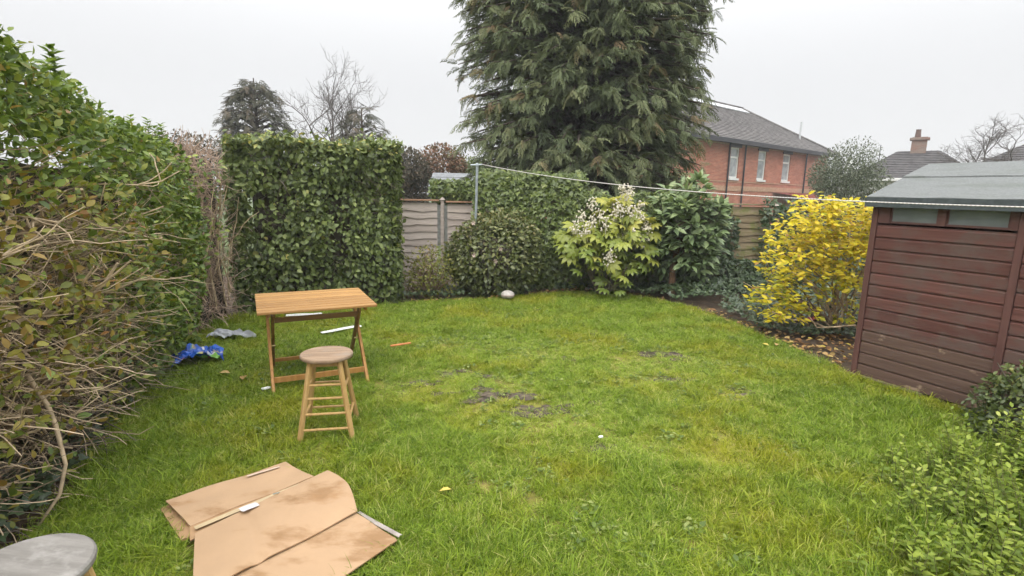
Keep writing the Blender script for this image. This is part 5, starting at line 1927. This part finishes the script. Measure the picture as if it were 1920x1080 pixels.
def cardboard():
    base = np.array([-1.2, 2.5, 0])
    t = thing('cardboard_box', 'flattened brown cardboard box with damp stains lying on the grass', 'cardboard', base)
    M_C = card_mat('cardboard', (.375, .245, .140), (.29, .155, .06))
    M_CD = card_mat('damp_cardboard', (.33, .20, .10), (.25, .13, .05))
    M_EDGE = plain('card_edge', (.22, .125, .06), .9, var=.3, vscale=30)

    def sheet(nm, c4, z4, mat, nu=14, nv=8, curl=None, th=.006, seed=1, **pr):
        """four corners (A,B,C,D) bilinear, gentle warps"""
        V = []
        c = [np.array([*p, z]) - base for p, z in zip(c4, z4)]
        for i in range(nu + 1):
            for j in range(nv + 1):
                u, v = i / nu, j / nv
                p = (c[0] * (1 - u) + c[1] * u) * (1 - v) + (c[3] * (1 - u) + c[2] * u) * v
                p = p + np.array([0, 0, .006 * (vnoise(np.array([u * 3.]), np.array([v * 3.]), 1, seed)[0] - .5) * 2])
                if curl:
                    p = p + np.array(curl(u, v))
                V.append(p)
        n = len(V)
        V = V + [p - np.array([0, 0, th]) for p in V]
        F = []
        I = lambda i, j: i * (nv + 1) + j
        for i in range(nu):
            for j in range(nv):
                F.append((I(i, j), I(i, j + 1), I(i + 1, j + 1), I(i + 1, j)))
                F.append((n + I(i, j), n + I(i + 1, j), n + I(i + 1, j + 1), n + I(i, j + 1)))
        for i in range(nu):
            F.append((I(i, 0), I(i + 1, 0), n + I(i + 1, 0), n + I(i, 0)))
            F.append((I(i + 1, nv), I(i, nv), n + I(i, nv), n + I(i + 1, nv)))
        for j in range(nv):
            F.append((I(0, j + 1), I(0, j), n + I(0, j), n + I(0, j + 1)))
            F.append((I(nu, j), I(nu, j + 1), n + I(nu, j + 1), n + I(nu, j)))
        bmx = bmesh.new()
        vs = [bmx.verts.new(p) for p in V]
        for f in F:
            bmx.faces.new([vs[k] for k in f])
        bmesh.ops.recalc_face_normals(bmx, faces=bmx.faces[:])
        mm = bpy.data.meshes.new(nm)
        bmx.to_mesh(mm)
        bmx.free()
        mm.polygons.foreach_set('use_smooth', [True] * len(mm.polygons))
        mm.materials.append(mat)
        o = put(bpy.data.objects.new(nm, mm), pr.get('parent', t))
        es = o.modifiers.new('edges', 'EDGE_SPLIT')
        es.split_angle = R(40)
        return o
    # far flap, middle panel (bowed), near flap; under-layer
    sheet('under_panel', [(-1.905, 2.655), (-1.43, 3.14), (-1.14, 2.90), (-1.62, 2.38)], (.036, .036, .036, .036), M_CD, seed=3, th=.012)
    sheet('far_flap', [(-1.885, 2.675), (-1.415, 3.125), (-1.165, 2.94), (-1.63, 2.475)], (.066, .062, .070, .056), M_C, seed=5)
    sheet('damp_strip', [(-1.635, 2.475), (-1.175, 2.935), (-1.145, 2.905), (-1.57, 2.37)], (.053, .062, .064, .050), M_CD, nv=4, seed=6)
    sheet('middle_panel', [(-1.565, 2.405), (-1.095, 2.975), (-.805, 2.595), (-1.33, 1.99)], (.066, .090, .074, .060), M_C,
          curl=lambda u, v: (0.022 * u * math.sin(v * math.pi), 0.022 * u * math.sin(v * math.pi), .030 * math.sin(v * math.pi) * (.3 + u) - .010 * math.exp(-((u - .34) / .03) ** 2) - .006 * math.exp(-((u + v * .35 - .72) / .025) ** 2)), seed=7, nu=40, nv=16)
    sheet('near_flap', [(-1.36, 2.02), (-.83, 2.615), (-.545, 2.395), (-.95, 1.85)], (.044, .060, .050, .044), M_C, seed=9)
    sheet('torn_liner', [(-.81, 2.605), (-.80, 2.618), (-.530, 2.415), (-.545, 2.400)], (.062, .064, .058, .053), plain('torn_paper', (.33, .29, .26), .9, var=.2, vscale=20), nu=8, nv=2, seed=4, th=.003,
          curl=lambda u, v: (.006 * math.sin(9 * v), .008 * math.sin(7 * v), .008 * v))
    sheet('tape_strip', [(-1.60, 2.455), (-1.20, 2.90), (-1.175, 2.875), (-1.575, 2.43)], (.062, .073, .073, .062), plain('clear_tape', (.44, .34, .20), .35, var=.1), nu=10, nv=1, th=.001)
    lb = sheet('paper_label', [(-1.43, 2.575), (-1.375, 2.640), (-1.335, 2.610), (-1.39, 2.545)], (.090, .092, .093, .091), plain('white_label', (.55, .53, .55), .6, var=.05), nu=3, nv=2, th=.001)
    sheet('label_scrap', [(-1.31, 2.71), (-1.285, 2.735), (-1.278, 2.730), (-1.303, 2.705)], (.090, .090, .100, .100), plain('white_scrap', (.55, .66, .66), .6), nu=2, nv=1, th=.001)
    sheet('sticky_tape', [(-1.565, 2.935), (-1.430, 3.062), (-1.415, 3.047), (-1.55, 2.92)], (.0725, .0715, .0725, .073), plain('pale_tape', (.56, .43, .33), .4, var=.1), nu=4, nv=1, th=.001)


cardboard()


# ================================================================== litter on the grass
def crumple(name, label, cat, loc, sx, sy, h, mat, seed, rz=0.0, taper=None):
    g = np.random.default_rng(seed)
    K = 16
    V, F = [], []
    for i in range(K + 1):
        for j in range(K + 1):
            u, v = i / K - .5, j / K - .5
            rr = 1 - .22 * vnoise(np.array([u * 3]), np.array([v * 3]), 1.0, seed)[0]
            wv = taper(u) if taper else 1.0
            z = h * (vnoise(np.array([u * 4 + 5]), np.array([v * 4]), 1.1, seed + 1)[0] * (1 - 1.6 * (u * u + v * v)) + .25 * g.random() * (abs(u) < .45))
            V.append((u * sx * rr, v * sy * rr * wv, .02 + max(0, z)))
    I = lambda i, j: i * (K + 1) + j
    for i in range(K):
        for j in range(K):
            F.append((I(i, j), I(i + 1, j), I(i + 1, j + 1), I(i, j + 1)))
    o = MB().add(V, F).build(name, mat)
    so = o.modifiers.new('thickness', 'SOLIDIFY')
    so.thickness = .003
    o.location = loc
    o.rotation_euler = (0, 0, rz)
    o['label'], o['category'] = label, cat
    return o


def print_mat():
    m, n, b = new_mat('printed_wrapper')
    t = n.nodes.new('ShaderNodeTexCoord')
    v = n.nodes.new('ShaderNodeTexVoronoi')
    v.inputs['Scale'].default_value = 17
    n.links.new(t.outputs['Object'], v.inputs['Vector'])
    s = n.nodes.new('ShaderNodeSeparateColor')
    n.links.new(v.outputs['Color'], s.inputs[0])
    c = ramp(n, [(0, (.015, .06, .33)), (.42, (.02, .12, .52)), (.55, (.02, .03, .20)), (.66, (.20, .42, .08)), (.76, (.60, .60, .58)), (.86, (.42, .10, .16)), (.95, (.5, .42, .12))], s.outputs[0])
    c.node.color_ramp.interpolation = 'CONSTANT'
    mk = maprange(n, noise(n, 6, 2), .50, .60, 0, 1)
    c = mixc(n, mk, (.02, .10, .46), c)
    n.links.new(c, b.inputs['Base Color'])
    b.inputs['Roughness'].default_value = .3
    return m


crumple('plastic_wrapper', 'crumpled blue printed plastic wrapper at the foot of the left hedge', 'litter', (-3.13, 5.12, .02), .52, .42, .20, print_mat(), 5, .6)
crumple('plastic_sheet', 'crumpled grey plastic sheet trailing on the grass beside the blue wrapper', 'litter', (-3.22, 5.97, .02), .58, .20, .13,
        plain('grey_plastic', (.42, .43, .46), .4, var=.12, vscale=14), 9, .02, lambda u: max(.12, 1 - 1.25 * max(0, u + .15)))


def strip(name, label, cat, pts, wd, mat, z=.05, th=.004):
    V, F = [], []
    pts = [np.array(p, dtype=float) for p in pts]
    c = pts[len(pts) // 2]
    for i, p in enumerate(pts):
        d = norm(pts[min(i + 1, len(pts) - 1)] - pts[max(i - 1, 0)])
        s = np.array([-d[1], d[0]]) * wd / 2 * (1 if 0 < i < len(pts) - 1 else .7)
        for q, zz in ((p - s, 0), (p + s, .004), (p + s, .004 + th), (p - s, th)):
            V.append((q[0] - c[0], q[1] - c[1], zz))
    n = len(pts)
    for i in range(n - 1):
        o = 4 * i
        for j in range(4):
            F.append((o + j, o + (j + 1) % 4, o + 4 + (j + 1) % 4, o + 4 + j))
    F += [(0, 1, 2, 3), (4 * n - 1, 4 * n - 2, 4 * n - 3, 4 * n - 4)]
    o = MB().add(V, F).build(name, mat)
    o.location = (c[0], c[1], z)
    o['label'], o['category'] = label, cat
    return o


M_SCRAP = plain('white_scrap_plastic', (.74, .74, .72), .5, var=.06)
strip('plastic_strip', 'curved white plastic strip on the grass behind the table', 'litter', [(-2.28, 6.20), (-2.20, 6.28), (-2.10, 6.40), (-1.98, 6.52), (-1.90, 6.56)], .075, M_SCRAP, .055)
strip('plastic_strip', 'white plastic strip on the grass seen just under the table top', 'litter', [(-3.05, 7.02), (-2.9, 7.08), (-2.75, 7.1), (-2.62, 7.18)], .11, M_SCRAP, .06)
strip('wood_stick', 'small orange stick lying on the grass right of the table', 'litter', [(-1.34, 5.72), (-1.25, 5.78), (-1.14, 5.85)], .03, plain('orange_wood', (.55, .20, .07), .6), .05, .01)
strip('white_scrap', 'tiny white scrap on the grass beside the left table leg', 'litter', [(-2.14, 4.36), (-2.11, 4.39), (-2.09, 4.41)], .03, M_SCRAP, .05, .01)
strip('white_scrap', 'tiny white scrap on the open grass in the middle of the lawn', 'litter', [(.64, 3.55), (.655, 3.56), (.67, 3.565)], .016, M_SCRAP, .06, .008)
crumple('pink_scrap', 'bright pink plastic scrap in the bed below the yellow shrub', 'litter', (4.12, 7.12, .10), .17, .12, .05, plain('pink_plastic', (.65, .05, .22), .4, var=.1), 15, .3)

# white lump at the far edge of the lawn: a scuffed ball with a seam
bl = thing('white_ball', 'scuffed white ball half sunk in the grass at the far lawn edge', 'ball', (-.07, 8.62, .03))
rr = .115
MB().lathe([(.002, .0)] + [(rr * math.sin(a), .068 - rr * .62 * math.cos(a)) for a in np.linspace(.35, math.pi - .02, 14)], 24).build('shell', plain('scuffed_white', (.46, .42, .39), .6, var=.2, vscale=14, bmp=.2), bl, smooth=True)
MB().lathe([(rr * .995, .058), (rr * 1.015, .062), (rr * 1.015, .070), (rr * .995, .074)], 24).build('seam', plain('pinkish_seam', (.34, .24, .22), .7), bl)


# fallen leaves in the bed and on the grass
def litter():
    g = np.random.default_rng(171)
    m = leaf_mat('fallen_leaf', [(0, (.10, .055, .03)), (.35, (.26, .13, .05)), (.6, (.45, .27, .10)), (.85, (.56, .40, .17)), (1, (.66, .52, .10))], .6, .15, .3)
    n = 1500
    x, y = g.uniform(2.6, 5.2, n), g.uniform(4.9, 8.7, n)
    edge = [(3.40, 5.15), (3.34, 5.9), (3.2, 6.6), (3.05, 7.3), (2.85, 8.1), (3.05, 8.3), (3.5, 7.2), (4.5, 6.9), (4.6, 6.3), (3.75, 5.5), (3.55, 5.2)]
    k = inpoly(x + g.normal(0, .05, n), y + g.normal(0, .05, n), edge)
    x, y = x[k], y[k]
    P = np.stack([x, y, g.uniform(.0, .035, len(x))], -1)
    q = len(x)
    M = frames(np.stack([g.normal(0, 1, q), g.normal(0, 1, q), g.normal(0, .15, q)], -1), np.tile([0, 0, 1.0], (q, 1)) + g.normal(0, .3, (q, 3)))
    V, i, s, t = scatter(leaf_tmpl(.28, .10, .1), P, M, g.uniform(.045, .10, q), g.random(q))
    put(bpy.data.objects.new('leaf_litter', mesh_np('leaf_litter', V, i, s, m, t)), kind='stuff')
    # along the far bed edge
    n = 260
    u = g.random(n)
    x = -1.6 + 4.2 * u
    y = np.interp(x, [-1.75, -.5, .0, 1.16, 1.9, 2.6], [8.22, 8.55, 8.95, 9.58, 9.42, 8.8]) + g.normal(.04, .07, n)
    P = np.stack([x, y, g.uniform(.0, .05, n)], -1)
    M = frames(np.stack([g.normal(0, 1, n), g.normal(0, 1, n), g.normal(0, .2, n)], -1), np.tile([0, -.2, 1.0], (n, 1)) + g.normal(0, .3, (n, 3)))
    V, i, s, t = scatter(leaf_tmpl(.28, .10, .1), P, M, g.uniform(.04, .08, n), g.random(n) * .8)
    put(bpy.data.objects.new('leaf_litter', mesh_np('leaf_litter', V, i, s, m, t)), kind='stuff')
    # single leaves on the lawn
    tmL = leaf_tmpl(.30, .10, .12)
    for lab, xx, yy, sz, tt in (('yellow fallen leaf on the lawn left of the shed', 2.98, 6.12, .09, .97), ('tan fallen leaf on the lawn beside a yellow one', 3.12, 6.06, .085, .75),
                                ('tan fallen leaf on the grass in front of the blue wrapper', -2.72, 4.75, .11, .8), ('brown fallen leaf on the grass left of the table leg', -2.45, 4.68, .11, .62),
                                ('yellow stalk-like leaf on the grass right of the cardboard', -.33, 2.86, .075, .97)):
        mm = mesh_np('fallen_leaf', tmL.V * sz, tmL.idx, tmL.sizes, m, np.full(len(tmL.V), tt))
        o = put(bpy.data.objects.new('fallen_leaf', mm), label=lab, category='leaf', group='single fallen leaves on the lawn')
        o.location = (xx, yy, .055)
        o.rotation_euler = (.15, .1, g.random() * 6)


litter()


# ================================================================== thin haze volume, added to veil the distance and lift dark gaps
hm = bpy.data.materials.new('added_haze')
hm.use_nodes = True
hn = hm.node_tree
hn.nodes.clear()
ho = hn.nodes.new('ShaderNodeOutputMaterial')
hv = hn.nodes.new('ShaderNodeVolumePrincipled')
hv.inputs['Color'].default_value = (.93, .95, .97, 1)
hv.inputs['Density'].default_value = .0018
hn.links.new(hv.outputs[0], ho.inputs['Volume'])
MB().box(-111, 111, -31, 161, -1.1, 11.6).build('haze', hm, kind='stuff')
sc.cycles.volume_bounces = 0
